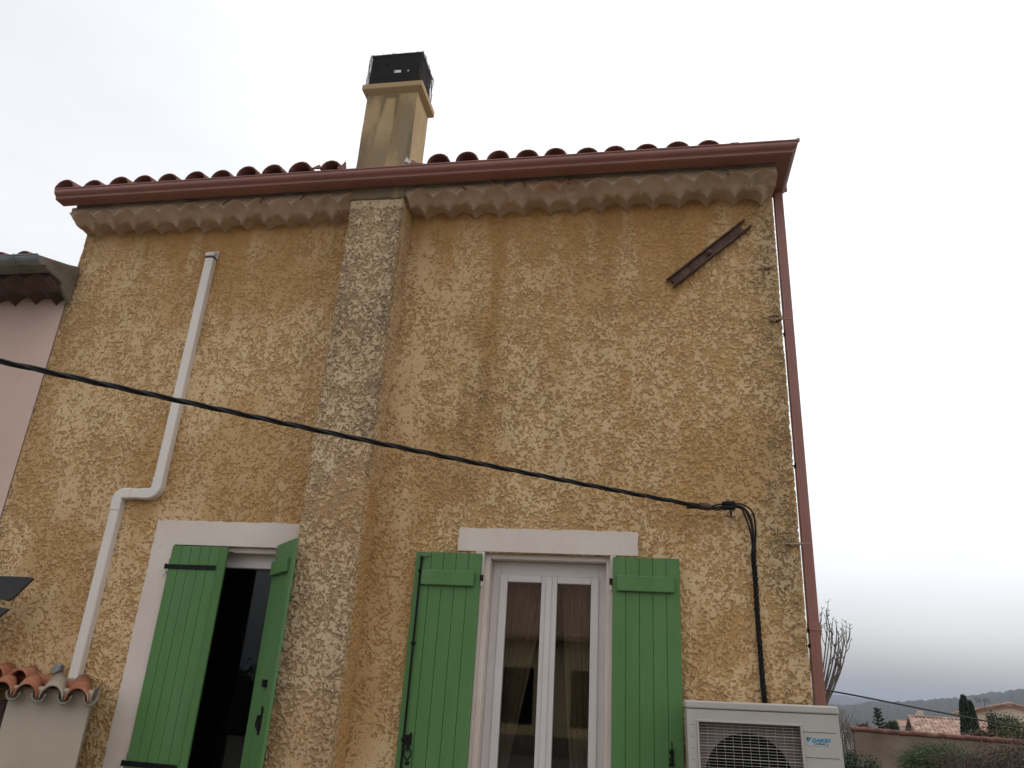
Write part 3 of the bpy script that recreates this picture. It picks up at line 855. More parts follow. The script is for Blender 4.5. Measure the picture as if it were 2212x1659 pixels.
# broken shards left and right of the stack
def shard(pts, t=0.012):
    P = [Vector(p) for p in pts]; nrm = (P[1]-P[0]).cross(P[2]-P[0]).normalized()*t
    n = len(P); rf.add(P+[p+nrm for p in P], [tuple(range(n)), tuple(range(2*n-1, n-1, -1))]+[((i+1) % n, i, n+i, n+(i+1) % n) for i in range(n)])
shard([(-2.50, -0.33, 5.46), (-2.425, -0.32, 5.455), (-2.445, -0.31, 5.545), (-2.475, -0.31, 5.505), (-2.50, -0.30, 5.53)])
shard([(-2.72, -0.35, 5.46), (-2.62, -0.35, 5.455), (-2.655, -0.34, 5.50)])
shard([(-1.88, -0.33, 5.46), (-1.76, -0.32, 5.46), (-1.83, -0.30, 5.49), (-1.875, -0.29, 5.53)])
rf.build('roof', M_tile, house)
dk = MB()
for a, b_ in ((-4.98, SX0-0.02), (SX1+0.02, XR)):
    dk.prism([(-0.26, 5.37), (4.6, 5.37+4.86*SL_), (4.6, 5.33+4.86*SL_), (-0.26, 5.33)], a, b_, 'x')
dk.prism([(0.09, 5.37+0.35*SL_), (4.6, 5.37+4.86*SL_), (4.6, 5.33+4.86*SL_), (0.09, 5.33+0.35*SL_)], SX0-0.02, SX1+0.02, 'x')
dk.prism([(4.6, 6.76), (7.3, 6.05), (7.3, 6.0), (4.6, 6.70)], XL, XR, 'x')
dk.build('roof_deck', M_conc, house)
# pale flashing showing at the foot of the stack
fl = MB(); fl.prism([(SX1-0.015, 5.50), (SX1+0.055, 5.47), (SX1+0.0, 5.545)], -0.33, -0.325, 'y'); fl.build('flashing', M_pvc, house)

# ---------------- gutter (ogee profile) and downpipe
gprof = [(0.0, 0.088), (0.0, 0.0), (0.092, 0.0), (0.094, 0.003), (0.104, 0.005), (0.106, 0.009), (0.1035, 0.014), (0.105, 0.021), (0.112, 0.029), (0.124, 0.036), (0.133, 0.045), (0.138, 0.056), (0.139, 0.066),
         (0.137, 0.075), (0.139, 0.078), (0.144, 0.080), (0.145, 0.088), (0.139, 0.090), (0.134, 0.086), (0.134, 0.070), (0.128, 0.050), (0.105, 0.030), (0.090, 0.008), (0.004, 0.006), (0.004, 0.088)]
GX, GY, GZ, GE = 0.958, -0.286, 5.318, 0.155
gt = MB(); NP = len(gprof)
st = []
for x in np.linspace(-5.03, GX, 13)[:-1]:
    st.append([(x, GY-o, GZ+tilt(x)+h) for o, h in gprof])
st.append([(GX+o, GY-o, GZ+h) for o, h in gprof])
st.append([(GX+o, GE, GZ+h) for o, h in gprof])
vs = [p for r_ in st for p in r_]; fs = []
for i in range(len(st)-1):
    for j in range(NP):
        fs.append((i*NP+j, i*NP+(j+1) % NP, (i+1)*NP+(j+1) % NP, (i+1)*NP+j))
gt.add(vs, fs)
gut = gt.build('gutter', M_gutter, house)
ec = MB()
def cap_poly(): return gprof[1:16]
pl = [(GY-o, GZ+tilt(-5.03)+h) for o, h in cap_poly()]+[(GY, GZ+tilt(-5.03)+0.088)]
ec.prism(pl, -5.036, -5.031, 'x')
ec.build('end_cap', M_gutter, gut)
ec = MB(); pl = [(GX+o, GZ+h) for o, h in cap_poly()]+[(GX, GZ+0.088)]
ec.prism(pl, GE+0.001, GE+0.006, 'y'); ec.box(GX+0.135, GX+0.150, GE-0.02, GE+0.012, GZ+0.05, GZ+0.095)
ec.build('end_cap', M_gutter, gut)
ms = MB(); ms.box(GX+0.128, GX+0.149, GY-0.149, GY-0.128, GZ+0.070, GZ+0.094); ms.build('corner_clip', M_gutter, gut); ms = MB(); ms.box(0.62, 0.68, GY-0.147, GY-0.13, GZ+0.088+tilt(.6), GZ+0.0925+tilt(.6))
ms.build('joint_clip', M_gutter, gut)
PX0, PX1, PY0, PY1 = 0.996, 1.058, 0.078, 0.146
dp = MB()
poly = [(PX0, PY0)]
for k in range(4):
    c = PX0+0.014+0.0105*k+0.002
    poly += [(c-0.0022, PY0), (c, PY0+0.0014), (c+0.0022, PY0)]
poly += [(PX1, PY0), (PX1, PY1), (PX0, PY1)]
dp.prism(poly, 0.0, GZ+0.004, 'z')
pipe = dp.build('downpipe', M_gutter, house)
sl = MB(); sl.box(PX0-0.003, PX1+0.003, PY0-0.004, PY1+0.003, 2.02, 2.07); sl.build('pipe_joint', M_gutter, pipe, 0.001)
for z_ in (4.10, 3.10, 2.02, 1.93):
    b_ = MB(); b_.tube([(XR-0.03, 0.115, z_), (PX0+0.005, 0.115, z_)], 0.006, 8); b_.box(PX0-0.0045, PX0-0.001, PY0+0.004, PY1, z_-0.012, z_+0.012)
    b_.build('pipe_clip', M_iron, pipe)
# old wall fixings left at the corner
M_oldfix = simple('old_fixing', (0.26,0.17,0.11), (0.36,0.25,0.17), 12, 0.85, 0.3)
for i, (x_, z_) in enumerate(((0.885, 4.585), (0.905, 4.15), (0.915, 2.54))):
    f = MB()
    arc = [(x_-0.045+0.11*t, -0.012-0.012*math.sin(math.pi*t), z_+0.022*(2*t-1)**2*(1 if i < 2 else 0.2)) for t in np.linspace(0, 1, 9)]
    f.tube(arc, 0.006, 6); f.box(x_-0.018, x_+0.018, -0.026, -0.002, z_-0.012, z_-0.006); f.box(x_-0.018, x_-0.012, -0.026, -0.002, z_-0.012, z_+0.010); f.box(x_+0.012, x_+0.018, -0.026, -0.002, z_-0.012, z_+0.010)
    if i: f.box(x_+0.02, x_+0.115, -0.012, -0.004, z_+0.006, z_+0.016)
    if i == 1:
        arc = [(x_-0.04+0.10*t, -0.012, z_+0.03+0.012*math.sin(math.pi*t)) for t in np.linspace(0, 1, 9)]; f.tube(arc, 0.006, 6)
    f.build('wall_fixing', M_oldfix, house)

# ---------------- painted lintels and reveals
random.seed(5)
def rough_plate(mbx, x0, x1, z0, z1, y0, y1, j=0.004, step=0.03, bottom=True):
    pts = []
    def run(a, b_, jit):
        n = max(1, int((Vector(b_)-Vector(a)).length/step))
        for i in range(n):
            t = i/n; p = Vector(a).lerp(Vector(b_), t)
            if i and jit: p += Vector((random.uniform(-j, j), random.uniform(-j, j)))
            pts.append((p.x, p.y))
    run((x0, z0), (x1, z0), bottom); run((x1, z0), (x1, z1), True); run((x1, z1), (x0, z1), True); run((x0, z1), (x0, z0), True)
    mbx.prism(pts, y0, y1, 'y')
tr = MB()
rough_plate(tr, -3.627, -2.30, 2.416, 2.592, -0.007, 0.03, bottom=False)
rough_plate(tr, -3.627, -3.452, 0.0, 2.4155, -0.007, 0.03)
tr.box(-2.599, -2.40, -0.006, 0.03, 0.0, 2.4155)
tr.build('window_surround', M_trim, house)
tr = MB()
rough_plate(tr, -1.297, -0.068, 2.436, 2.596, -0.007, 0.03, bottom=False)
tr.box(-1.17, -1.107, -0.0055, 0.03, 0.0, 2.4355); tr.box(-0.25, -0.215, -0.0055, 0.03, 0.0, 2.4355)
tr.build('window_surround', M_trim, house)
# reveals: rebate 0..0.04 deep, then inner jamb to the frame
def reveal(x0, x1, zt, nm):
    r_ = MB()
    # outer rebate
    r_.box(x0-0.05, x0, 0.03, 0.24, 0, zt+0.06); r_.box(x1, x1+0.05, 0.03, 0.24, 0, zt+0.06)
    r_.box(x0, x1, 0.03, 0.24, zt, zt+0.06)
    r_.box(x0, x0+0.036, 0.040, 0.24, 0, zt-0.002); r_.box(x1-0.028, x1, 0.040, 0.24, 0, zt-0.002)
    r_.box(x0+0.036, x1-0.028, 0.040, 0.24, zt-0.038, zt-0.002)
    return r_.build(nm, M_trim, house, 0.004)
reveal(-3.45, -2.60, 2.415, 'window_reveal'); reveal(-1.107, -0.25, 2.434, 'window_reveal')

# ---------------- right-hand window: pvc frame, two sashes
win = empty('window', (-0.66, 0.15, 1.2)); win.parent = house; win.location = (-0.66+2.0, 0.15, 1.2)
def rect_frame(x0, x1, z0, z1, y0, y1, w, wt=None, wb=None):
    wt = wt or w; wb = wb or w; m_ = MB()
    m_.box(x0, x0+w, y0, y1, z0, z1); m_.box(x1-w, x1, y0, y1, z0, z1)
    m_.box(x0+w, x1-w, y0+0.0005, y1, z1-wt, z1); m_.box(x0+w, x1-w, y0+0.0005, y1, z0, z0+wb); return m_
fx0, fx1, fz = -1.070, -0.279, 2.394
rect_frame(fx0, fx1, 0.30, fz, 0.140, 0.20, 0.058, 0.092).build('frame', M_pvc, win, 0.004)
for (a, b_, nm) in ((-1.012, -0.668, 'sash'), (-0.668, -0.331, 'sash')):
    w = 0.050
    xx0, xx1 = (a, b_-0.001) if a < -0.9 else (a+0.001, b_)
    sh = rect_frame(xx0, xx1, 0.36, 2.302, 0.120, 0.175, 0.053, 0.048).build(nm, M_pvc, win, 0.006)
    g_ = MB(); g_.box(xx0+0.052, xx1-0.052, 0.146, 0.150, 0.412, 2.256); g_.build('pane', M_glass, sh)
    bd_ = MB(); bd_.add([(0,0,0)], [])
ast = MB(); ast.box(-0.690, -0.650, 0.108, 0.1195, 0.37, 2.298); ast.build('meeting_rail', M_pvc, win, 0.005)

# left window: fixed frame, one glazed leaf
win2 = empty('window', (0, 0, 0)); win2.parent = house; win2.location = (-3.0+2.0, 0.15, 1.2)
rect_frame(-3.414, -2.628, 0.30, 2.376, 0.130, 0.19, 0.05, 0.095).build('frame', M_pvc, win2, 0.004)
g_ = MB(); g_.box(-2.885, -2.678, 0.192, 0.196, 0.35, 2.281)
g_.build('pane', m_glass('thin_glass', 0.0, 1.38), win2)

# ---------------- shutters
def boards(x0, x1, z0, z1, y0, y1, nb, M=None, edge=None):
    """five boards with fine joints; edge = thinner rebate strip at the given side"""
    m_ = MB(); gp = 0.0030
    w = (x1-x0)/nb
    for k in range(nb):
        m_.box(x0+k*w+(gp/2 if k else 0), x0+(k+1)*w-(gp/2 if k < nb-1 else 0), y0, y1, z0, z1, M)
    m_.box(x0+0.004, x1-0.004, y0+0.012, y1-0.003, z0+0.001, z1-0.001, M)
    return m_
def knob(m_, c, r): m_.sphere(c, r, 10)
# R-left leaf (interior side showing)
s1 = empty('shutter'); s1.parent = house; s1.location = (-1.35+2.0, -0.04, 1.2)
boards(-1.558, -1.118, 0.30, 2.414, -0.046, -0.018, 5).build('board_panel', M_green, s1, 0.0012)
e_ = MB(); e_.box(-1.582, -1.5585, -0.038, -0.020, 0.30, 2.413); e_.build('edge_strip', M_green, s1, 0.002)
b_ = MB(); b_.box(-1.523, -1.155, -0.072, -0.0462, 2.192, 2.292); b_.build('batten', M_green, s1, 0.006)
bolt = MB(); bolt.tube([(-1.535, -0.060, 0.3), (-1.535, -0.060, 2.375)], 0.0075, 8)
for z_ in (2.285, 1.815, 1.235): knob(bolt, (-1.535, -0.062, z_), 0.016); bolt.box(-1.548, -1.522, -0.062, -0.047, z_-0.008, z_+0.008)
bolt.prism([(-1.545, 2.385), (-1.535, 2.30), (-1.528, 2.30), (-1.524, 2.372), (-1.465, 2.388), (-1.50, 2.375)], -0.064, -0.056, 'y')
bolt.build('bolt_bar', M_iron, s1)
lt = MB(); lt.box(-1.535, -1.485, -0.066, -0.048, 1.205, 1.262); lt.box(-1.497, -1.487, -0.068, -0.05, 1.24, 1.275)
lt.tube([(-1.505+0.006*math.cos(t), -0.069, 1.245+0.008*math.sin(t)) for t in np.linspace(0, 2*math.pi, 10)], 0.0015, 5)
for sx in (-1, 1): lt.tube([(-1.497+sx*p[0], -0.075, p[1]) for p in ((0.004, 1.21), (0.006, 1.19), (0.024, 1.165), (0.025, 1.15), (0.012, 1.132), (0.004, 1.122))], 0.0048, 7)
lt.tube([(-1.497, -0.075, 1.21), (-1.496, -0.077, 1.165)], 0.004, 6); knob(lt, (-1.492, -0.08, 1.105), 0.015); lt.tube([(-1.496, -0.077, 1.125), (-1.492, -0.08, 1.105)], 0.005, 6)
lt.build('latch', M_iron, s1)
def hinge(x, z, par, side=1):
    h_ = MB(); h_.box(x-0.010, x+0.010, -0.052, -0.028, z-0.017, z+0.022); h_.build('hinge', M_iron, par)
    k_ = MB(); k_.tube([(x, -0.035, z-0.045), (x, -0.035, z-0.0175)], 0.008, 8); k_.sphere((x, -0.035, z-0.046), 0.008, 8); k_.tube([(x, -0.035, z-0.03), (x, 0.01, z-0.03)], 0.006, 6); k_.build('hinge_pin', M_trim, par)
hinge(-1.108, 2.25, s1)
# R-right leaf
s2_ = empty('shutter'); s2_.parent = house; s2_.location = (-0.02+2.0, -0.04, 1.2)
boards(-0.232, 0.198, 0.30, 2.420, -0.046, -0.018, 5).build('board_panel', M_green, s2_, 0.0012)
b_ = MB(); b_.box(-0.205, 0.162, -0.072, -0.0462, 2.200, 2.300); b_.build('batten', M_green, s2_, 0.006)
hinge(-0.243, 2.257, s2_)
lt = MB(); lt.tube([(0.130, -0.055, 1.335), (0.130, -0.055, 1.285)], 0.0025, 6); knob(lt, (0.127, -0.058, 1.278), 0.014); lt.box(0.122, 0.138, -0.062, -0.047, 1.215, 1.29)
lt.sphere((0.126, -0.06, 1.235), 0.013, 8); lt.box(0.112, 0.142, -0.06, -0.047, 1.20, 1.216); lt.build('latch', M_iron, s2_)
# L-left leaf: nearly closed, outside face with iron straps
s3 = empty('shutter'); s3.parent = house; s3.location = (-3.43+2.0, -0.02, 1.2)
MR = Rot('Z', -2.5, (-3.44, -0.01, 0))
pm = boards(-3.440, -3.048, 0.93, 2.403, -0.034, -0.006, 5, MR); pm.build('board_panel', M_green, s3, 0.0012)
e_ = MB(); e_.prism([(-3.0475, -0.034), (-3.030, -0.046), (-2.992, -0.026), (-2.992, -0.008), (-3.0475, -0.008)], 0.93, 2.402, 'z', MR); e_.build('edge_strip', M_green, s3, 0.0015)
for z_ in (2.252, 0.962):
    k_ = MB(); k_.box(-3.468, -3.055, -0.0405, -0.0345, z_-0.016, z_+0.016, MR); k_.tube([MR @ Vector((-3.462, -0.038, z_-0.018)), MR @ Vector((-3.462, -0.038, z_+0.018))], 0.0095, 8)
    for xk in (-3.40, -3.25, -3.10): k_.sphere(MR @ Vector((xk, -0.0405, z_)), 0.004, 6)
    k_.build('strap_hinge', M_iron, s3)
    k_ = MB(); k_.tube([(-3.462, -0.036, z_-0.055), (-3.462, -0.036, z_-0.018)], 0.0085, 8); k_.sphere((-3.462, -0.036, z_-0.056), 0.0088, 8); k_.tube([(-3.462, -0.036, z_-0.04), (-3.462, 0.0, z_-0.04)], 0.006, 6)
    k_.build('hinge_pin', M_trim, s3)
    k_ = MB(); k_.box(-3.462, -3.43, -0.012, -0.0075, z_+0.02, z_+0.06); k_.build('hinge_plate', M_oldfix, s3)
pt = MB(); pt.box(-3.47, -2.98, -0.02, -0.0075, 0.0, 0.929); pt.build('lower_board', M_green, s3)
kk = MB(); kk.tube([(-2.985, -0.02, 2.372), (-2.955, -0.03, 2.368)], 0.004, 6); kk.build('catch', M_iron, s3)
# L-right leaf: swung out until it rests on the chimney breast
s4 = empty('shutter'); s4.parent = house; s4.location = (-2.61+2.0, -0.04, 1.2)
HG = Vector((-2.612, -0.03, 0))
# built along +x from the hinge, interior face towards -y, then turned into place
MR = Matrix.Translation(HG) @ Matrix.Rotation(R(-49), 4, 'Z')
boards(0.010, 0.443, 0.90, 2.424, -0.014, 0.014, 5, MR).build('board_panel', M_green, s4, 0.0012)
e_ = MB(); e_.box(0.4435, 0.472, -0.014, 0.006, 0.90, 2.423, MR); e_.build('edge_strip', M_green, s4, 0.002)
b_ = MB(); b_.box(0.035, 0.408, -0.041, -0.0142, 2.205, 2.305, MR); b_.build('batten', M_green, s4, 0.006)
lt = MB(); lt.box(0.26, 0.34, -0.030, -0.015, 1.515, 1.535, MR); lt.box(0.28, 0.345, -0.034, -0.015, 1.49, 1.516, MR); lt.build('catch', M_iron, s4)
lt = MB(); TP = lambda x, z, y=-0.022: MR @ Vector((x, y, z))
lt.tube([TP(0.355, 1.355), TP(0.352, 1.375), TP(0.338, 1.378), TP(0.332, 1.362)], 0.004, 6); lt.tube([TP(0.355, 1.365), TP(0.345, 1.29), TP(0.335, 1.215)], 0.0065, 6)
lt.prism([(0.25, 1.26), (0.27, 1.32), (0.30, 1.325), (0.305, 1.275), (0.35, 1.30), (0.35, 1.245), (0.32, 1.235)], -0.028, -0.015, 'y', MR)
lt.build('latch', M_iron, s4)
hg = MB(); hg.tube([(-2.612, -0.03, 2.22), (-2.612, -0.03, 2.28)], 0.009, 8); hg.build('hinge', M_iron, s4)

# ================================================================== curtains inside the right window
def curtain(name, edge_fn, x_out, y, z0, z1, label, mat, folds=7, group=None):
    nz_, nx_ = 40, 60; vs = []; fs = []
    for i in range(nz_+1):
        z = z0+(z1-z0)*i/nz_; xe = edge_fn(z)
        for j in range(nx_+1):
            t = j/nx_; x = x_out+(xe-x_out)*t
            amp = 0.020*(0.5+0.5*(z1-z)/(z1-z0))+0.004
            vs.append((x, y+amp*math.sin(folds*2*math.pi*t+0.6*math.sin(z*3)), z))
    w = nx_+1
    for i in range(nz_):
        for j in range(nx_): k = i*w+j; fs.append((k, k+1, k+w+1, k+w))
    me = bpy.data.meshes.new(name); me.from_pydata(vs, [], fs); me.update()
    me.polygons.foreach_set('use_smooth', [True]*len(fs))
    o = link(name, me, mat); so = o.modifiers.new('s', 'SOLIDIFY'); so.thickness = 0.002
    return tag(o, label, 'curtain', group)
curtain('curtain', lambda z: -0.70-0.24*min(1, max(0, (2.3-z)/1.3))**1.2, -1.06, 0.30, 0.4, 2.34, 'beige curtain gathered aside behind the left pane of the tall white window', M_curtain, 7, 'curtains behind the white window')
curtain('curtain', lambda z: -0.60+0.10*min(1, max(0, (2.3-z)/1.3))**1.2, -0.28, 0.30, 0.4, 2.34, 'beige curtain hanging behind the right pane of the tall white window', M_curtain, 6, 'curtains behind the white window')

# ================================================================== white cable trunking on the left
duct = empty('trunking', (-3.9, 0, 1.40), 'white plastic trunking with a dogleg, running up the wall left of the chimney', 'cable trunking')
def duct_run(pts, name, par, w=0.078, d=0.058, mat=M_duct, rc=0.012):
    """rectangular section with softened front corners swept along a path in the wall plane"""
    P = [Vector((p[0], 0, p[1])) for p in pts]; sec = []
    hw = w/2
    sec = [(-hw, 0), (-hw, -(d-rc))]+[(-hw+rc*(1-math.cos(a)), -(d-rc)-rc*math.sin(a)) for a in (0.5, 1.07, math.pi/2)]
    sec += [(hw-rc*(1-math.cos(a)), -(d-rc)-rc*math.sin(a)) for a in (math.pi/2, 1.07, 0.5)]+[(hw, -(d-rc)), (hw, 0)]
    vs = []; n = len(sec)
    for i, p in enumerate(P):
        a = (P[i]-P[max(i-1, 0)]); b2 = (P[min(i+1, len(P)-1)]-P[i])
        if a.length < 1e-6: a = b2
        if b2.length < 1e-6: b2 = a
        a.normalize(); b2.normalize(); t = (a+b2).normalized()
        nrm = Vector((t.z, 0, -t.x)); k = 1/max(0.5, math.cos(a.angle(b2)/2))
        for u, y in sec: vs.append((p.x+nrm.x*u*k, y, p.z+nrm.z*u*k))
    fs = []
    for i in range(len(P)-1):
        for j in range(n-1):
            q = i*n+j; fs.append((q, q+1, q+n+1, q+n))
    fs.append(tuple(range(n))[::-1]); fs.append(tuple((len(P)-1)*n+j for j in range(n)))
    m_ = MB(); m_.add(vs, fs); return m_.build(name, mat, par)
def arc2(cx, cz, r, a0, a1, n=7): return [(cx+r*math.cos(R(a0+(a1-a0)*i/n)), cz+r*math.sin(R(a0+(a1-a0)*i/n))) for i in range(n+1)]
XA, XB, ZH = -3.676, -3.980, 2.783
duct_run([(XB, 1.0), (XB, 2.66)], 'straight_length', duct)
duct_run([(XB, 2.655)]+arc2(XB+0.05, ZH-0.052, 0.052, 180, 90)+[(XB+0.10, ZH)], 'bend', duct, 0.083, 0.062)
duct_run([(XB+0.098, ZH), (XA-0.085, ZH)], 'straight_length', duct, 0.078)
duct_run([(XA-0.12, ZH)]+arc2(XA-0.06, ZH+0.062, 0.062, 270, 360)+[(XA, ZH+0.13)], 'bend', duct, 0.083, 0.062)
duct_run([(XA, ZH+0.125), (XA, 4.836)], 'straight_length', duct)
# cap entering the wall at the top
cp = MB(); prof = []
for i in range(7):
    a = R(15*i); prof.append((-0.064*math.cos(a), 4.855+0.02+0.035*math.sin(a)))
cp.prism([(0, 4.852), (-0.064, 4.852)]+prof+[(0, 4.91)], XA-0.043, XA+0.043, 'x'); cp.build('end_cap', M_duct, duct, 0.008)
cp = MB(); cp.box(XA-0.043, XA+0.050, -0.012, 0, 4.845, 4.925); cp.build('wall_flange', M_duct, duct, 0.005)
cp = MB(); cp.box(XA-0.0405, XA+0.0405, -0.0592, 0, 4.834, 4.846); cp.build('joint_gap', M_seam, duct)

# ================================================================== wall anchor (rusted channel)
anc = empty('wall_anchor', (0.464, 0, 4.72), 'rusty steel channel tie bar bolted diagonally high on the ochre wall near the corner', 'wall tie')
ang = math.degrees(math.atan2(4.968-4.465, 0.765-0.176)); Lh = math.hypot(4.968-4.465, 0.765-0.176)/2
MA = Matrix.Translation((0.470, 0, 4.717)) @ Matrix.Rotation(R(-ang), 4, 'Y')
ch = MB(); nseg = 26; random.seed(9)
for k in range(nseg):
    a = -Lh+2*Lh*k/nseg; b_ = -Lh+2*Lh*(k+1)/nseg; j1 = random.uniform(-.002, .002)
    if 1 <= k < nseg-1 or True:
        if 1 <= k < nseg-2: ch.box(a, b_, -0.022+j1, -0.006, -0.032, 0.032, MA)
    ch.box(a, b_, -0.050+j1, -0.004, 0.032, 0.041+j1, MA); ch.box(a, b_, -0.050-j1, -0.004, -0.041-j1, -0.032, MA)
ch.build('channel', M_rust, anc)
nt_ = MB(); hexa = [(0.022*math.cos(R(60*i)), 0.022*math.sin(R(60*i))) for i in range(6)]
nt_.prism([(x, z) for x, z in [(0.030*math.cos(R(30*i)), 0.030*math.sin(R(30*i))) for i in range(12)]], -0.029, -0.0225, 'y', MA)
nt_.prism(hexa, -0.047, -0.0292, 'y', MA); nt_.tube([MA @ Vector((0, -0.047, 0)), MA @ Vector((0, -0.064, 0))], 0.010, 8)
nt_.build('bolt', M_rust, anc)

# ================================================================== overhead service cable
cab = empty('overhead_cable', (0.55, 0, 2.74), 'thick twisted black cable crossing the facade and dropping to the air conditioner', 'cable')
def twisted(m_, path, n, r, Rr, pitch, res=0.02, seg=6, ph0=0.0):
    # resample
    P = [Vector(p) for p in path]; pts = [P[0]]; 
    for a, b_ in zip(P, P[1:]):
        k = max(1, int((b_-a).length/res))
        for i in range(1, k+1): pts.append(a.lerp(b_, i/k))
    dist = 0; strands = [[] for _ in range(n)]
    for i, p in enumerate(pts):
        d = (pts[min(i+1, len(pts)-1)]-pts[max(i-1, 0)]).normalized()
        ref = Vector((0, 1, 0)); u = d.cross(ref).normalized(); w = d.cross(u)
        if i: dist += (p-pts[i-1]).length
        for s in range(n):
            a = 2*math.pi*(dist/pitch+s/n)+ph0; strands[s].append(p+(u*math.cos(a)+w*math.sin(a))*Rr)
    for s in strands: m_.tube(s, r, seg)
def crv(pts, n=60):
    """catmull-rom"""
    P = [Vector(p) for p in pts]; P = [P[0]*2-P[1]]+P+[P[-1]*2-P[-2]]; out = []
    k = len(P)-3
    for i in range(k):
        for j in range(n//k+1):
            t = j/(n//k+1); a, b_, c, d = P[i:i+4]
            out.append(0.5*((2*b_)+(-a+c)*t+(2*a-5*b_+4*c-d)*t*t+(-a+3*b_-3*c+d)*t*t*t))
    out.append(P[-2]); return out
L0 = Vector((-3.0855, -2.265, 2.911)); E0 = Vector((0.36, -0.10, 2.754))
# span with a slight sag; carried on past the left of the view to a pole
span = []
for i in range(61):
    t = i/60; p = E0.lerp(L0+(L0-E0)*1.4, t); tt = t
    p.z += -0.115*4*t*(1-t)*0 ; span.append(p)
def span_pt(t):          # t=0 at the wall, 1 at L0
    p = E0.lerp(L0, t); sag = 0.020*4*t*(1-t) if t <= 1 else -0.10*(t-1)*t
    p.z += -sag; return p
mc = MB(); twisted(mc, [span_pt(i/40) for i in range(97)], 3, 0.0072, 0.0080, 0.55)
mc.build('twisted_span', M_cable, cab)
mc = MB()
j0 = [(0.25, -0.10, 2.747), (0.33, -0.10, 2.755), (0.41, -0.10, 2.752), (0.45, -0.10, 2.752), (0.49, -0.10, 2.762), (0.56, -0.095, 2.768), (0.605, -0.085, 2.762), (0.645, -0.070, 2.725), (0.668, -0.050, 2.66), (0.676, -0.032, 2.58), (0.672, -0.024, 2.48)]
wv = [0.3, 0.9, 0.8, 1.7, 1.3, 1.1, 1.5, 1.9, 1.8, 1.2, 0.5]
for k, (dz, dy, dx) in enumerate(((0.011, 0, 0.010), (-0.011, -0.006, -0.012), (0.003, 0.012, 0.000), (-0.004, -0.014, -0.005))):
    mc.tube(crv([(p[0]+dx*wv[i]*(1 if i > 6 else 0.1), p[1]+dy, p[2]+dz*wv[i]) for i, p in enumerate(j0)]), 0.0058, 6)
mc.build('spliced_end', M_cable, cab)
sl = MB()
sl.tube([(0.325, -0.102, 2.760), (0.338, -0.102, 2.759), (0.395, -0.102, 2.752), (0.410, -0.102, 2.750)], [0.017, 0.024, 0.023, 0.016], 10)
sl.build('splice_sleeve', M_brown, cab)
for dz in (0.0145, -0.0145):
    sl = MB(); sl.tube([(0.478, -0.104, 2.763+dz), (0.484, -0.104, 2.763+dz), (0.556, -0.100, 2.768+dz), (0.561, -0.100, 2.768+dz)], [0.012, 0.0155, 0.0155, 0.012], 10)
    sl.build('splice_sleeve', M_iron, cab)
sl = MB(); sl.tube([(0.530, -0.09, 2.742), (0.540, -0.04, 2.722), (0.540, 0.0, 2.718)], 0.007, 8); sl.tube([(0.515, -0.02, 2.715), (0.545, -0.06, 2.70), (0.565, -0.03, 2.708)], 0.005, 6)
sl.build('wall_hook', M_rust, cab)
mc = MB(); twisted(mc, crv([(0.674, -0.024, 2.50), (0.668, -0.024, 2.45), (0.672, -0.020, 2.30), (0.672, -0.020, 2.10), (0.676, -0.020, 1.90), (0.680, -0.020, 1.70), (0.690, -0.022, 1.54)]), 4, 0.0068, 0.0105, 0.15)
mc.build('wall_drop', M_cable_p, cab)

# thin line leaving behind the house to the right
tl = MB(); A = Vector((0.0, -5.2, 1.6)); p0 = A+Vector((0.23101, 1.13113, 0.01548))*7.2; p1 = A+Vector((0.48248, 1.19113, -0.01493))*8.6
p00 = Vector((0.97, 2.60, 1.74))
pts = crv([p00, p0, p0.lerp(p1, 0.5)+Vector((0, 0, -0.004)), p1, p1+(p1-p0)*1.5+Vector((0, 0, 0.05))], 40)
tl.tube(pts, 0.0085, 6)
tag(tl.build('overhead_line', M_cable), 'single thin black wire sagging past the white air conditioner over the distant hills', 'cable')

# ================================================================== air conditioner
ac = empty('air_conditioner', (0.61, -0.27, 0.86), 'white outdoor air conditioner with round fan grille, hung below the black cable drop', 'air conditioner')
AX0, AX1, AY0, AY1, AZ1 = 0.204, 1.014, -0.42, -0.12, 1.574
MAc = Rot('Y', -1.05, (0.61, 0, 1.57))
cs = MB(); gx0, gx1, gz0, gz1 = 0.268, 0.808, 0.93, 1.470
wallholes(cs, AX0, AX1, AY0, AY0+0.012, 0.875, 1.535, [(gx0, gx1, gz0, gz1)])
cs.box(AX0, AX0+0.012, AY0+0.012, AY1, 0.875, 1.535); cs.box(AX1-0.012, AX1, AY0+0.012, AY1, 0.875, 1.535); cs.box(AX0+0.012, AX1-0.012, AY1-0.012, AY1, 0.875, 1.535)
cs.box(AX0+0.012, AX1-0.012, AY0+0.012, AY1-0.012, 0.875, 0.885)
cs.v = [tuple(MAc @ Vector(p)) for p in cs.v]
cas = cs.build('casing', M_ac, ac)
def acb(name, mat, boxes, bevel=0.0, par=ac):
    m_ = MB()
    for b_ in boxes: m_.box(*b_, MAc)
    return m_.build(name, mat, par, bevel)
acb('lid', M_ac, [(AX0-0.006, AX1+0.004, AY0-0.006, AY1+0.005, 1.5385, 1.578)], 0.008)
acb('seam', M_seam, [(AX0+0.001, AX1-0.001, AY0+0.0008, AY1, 1.5352, 1.5383)], par=cas)
for b_ in [(0.822, 0.992, 1.443), (0.822, 0.998, 1.317), (0.822, 0.998, 1.262), (0.822, 0.998, 1.18)]:
    acb('groove', M_seam, [(b_[0], b_[1], AY0-0.0006, AY0+0.002, b_[2], b_[2]+0.0025)], par=cas)
    acb('groove_lip', M_ac, [(b_[0], b_[1], AY0-0.003, AY0-0.0007, b_[2]+0.0027, b_[2]+0.0045)], par=cas)
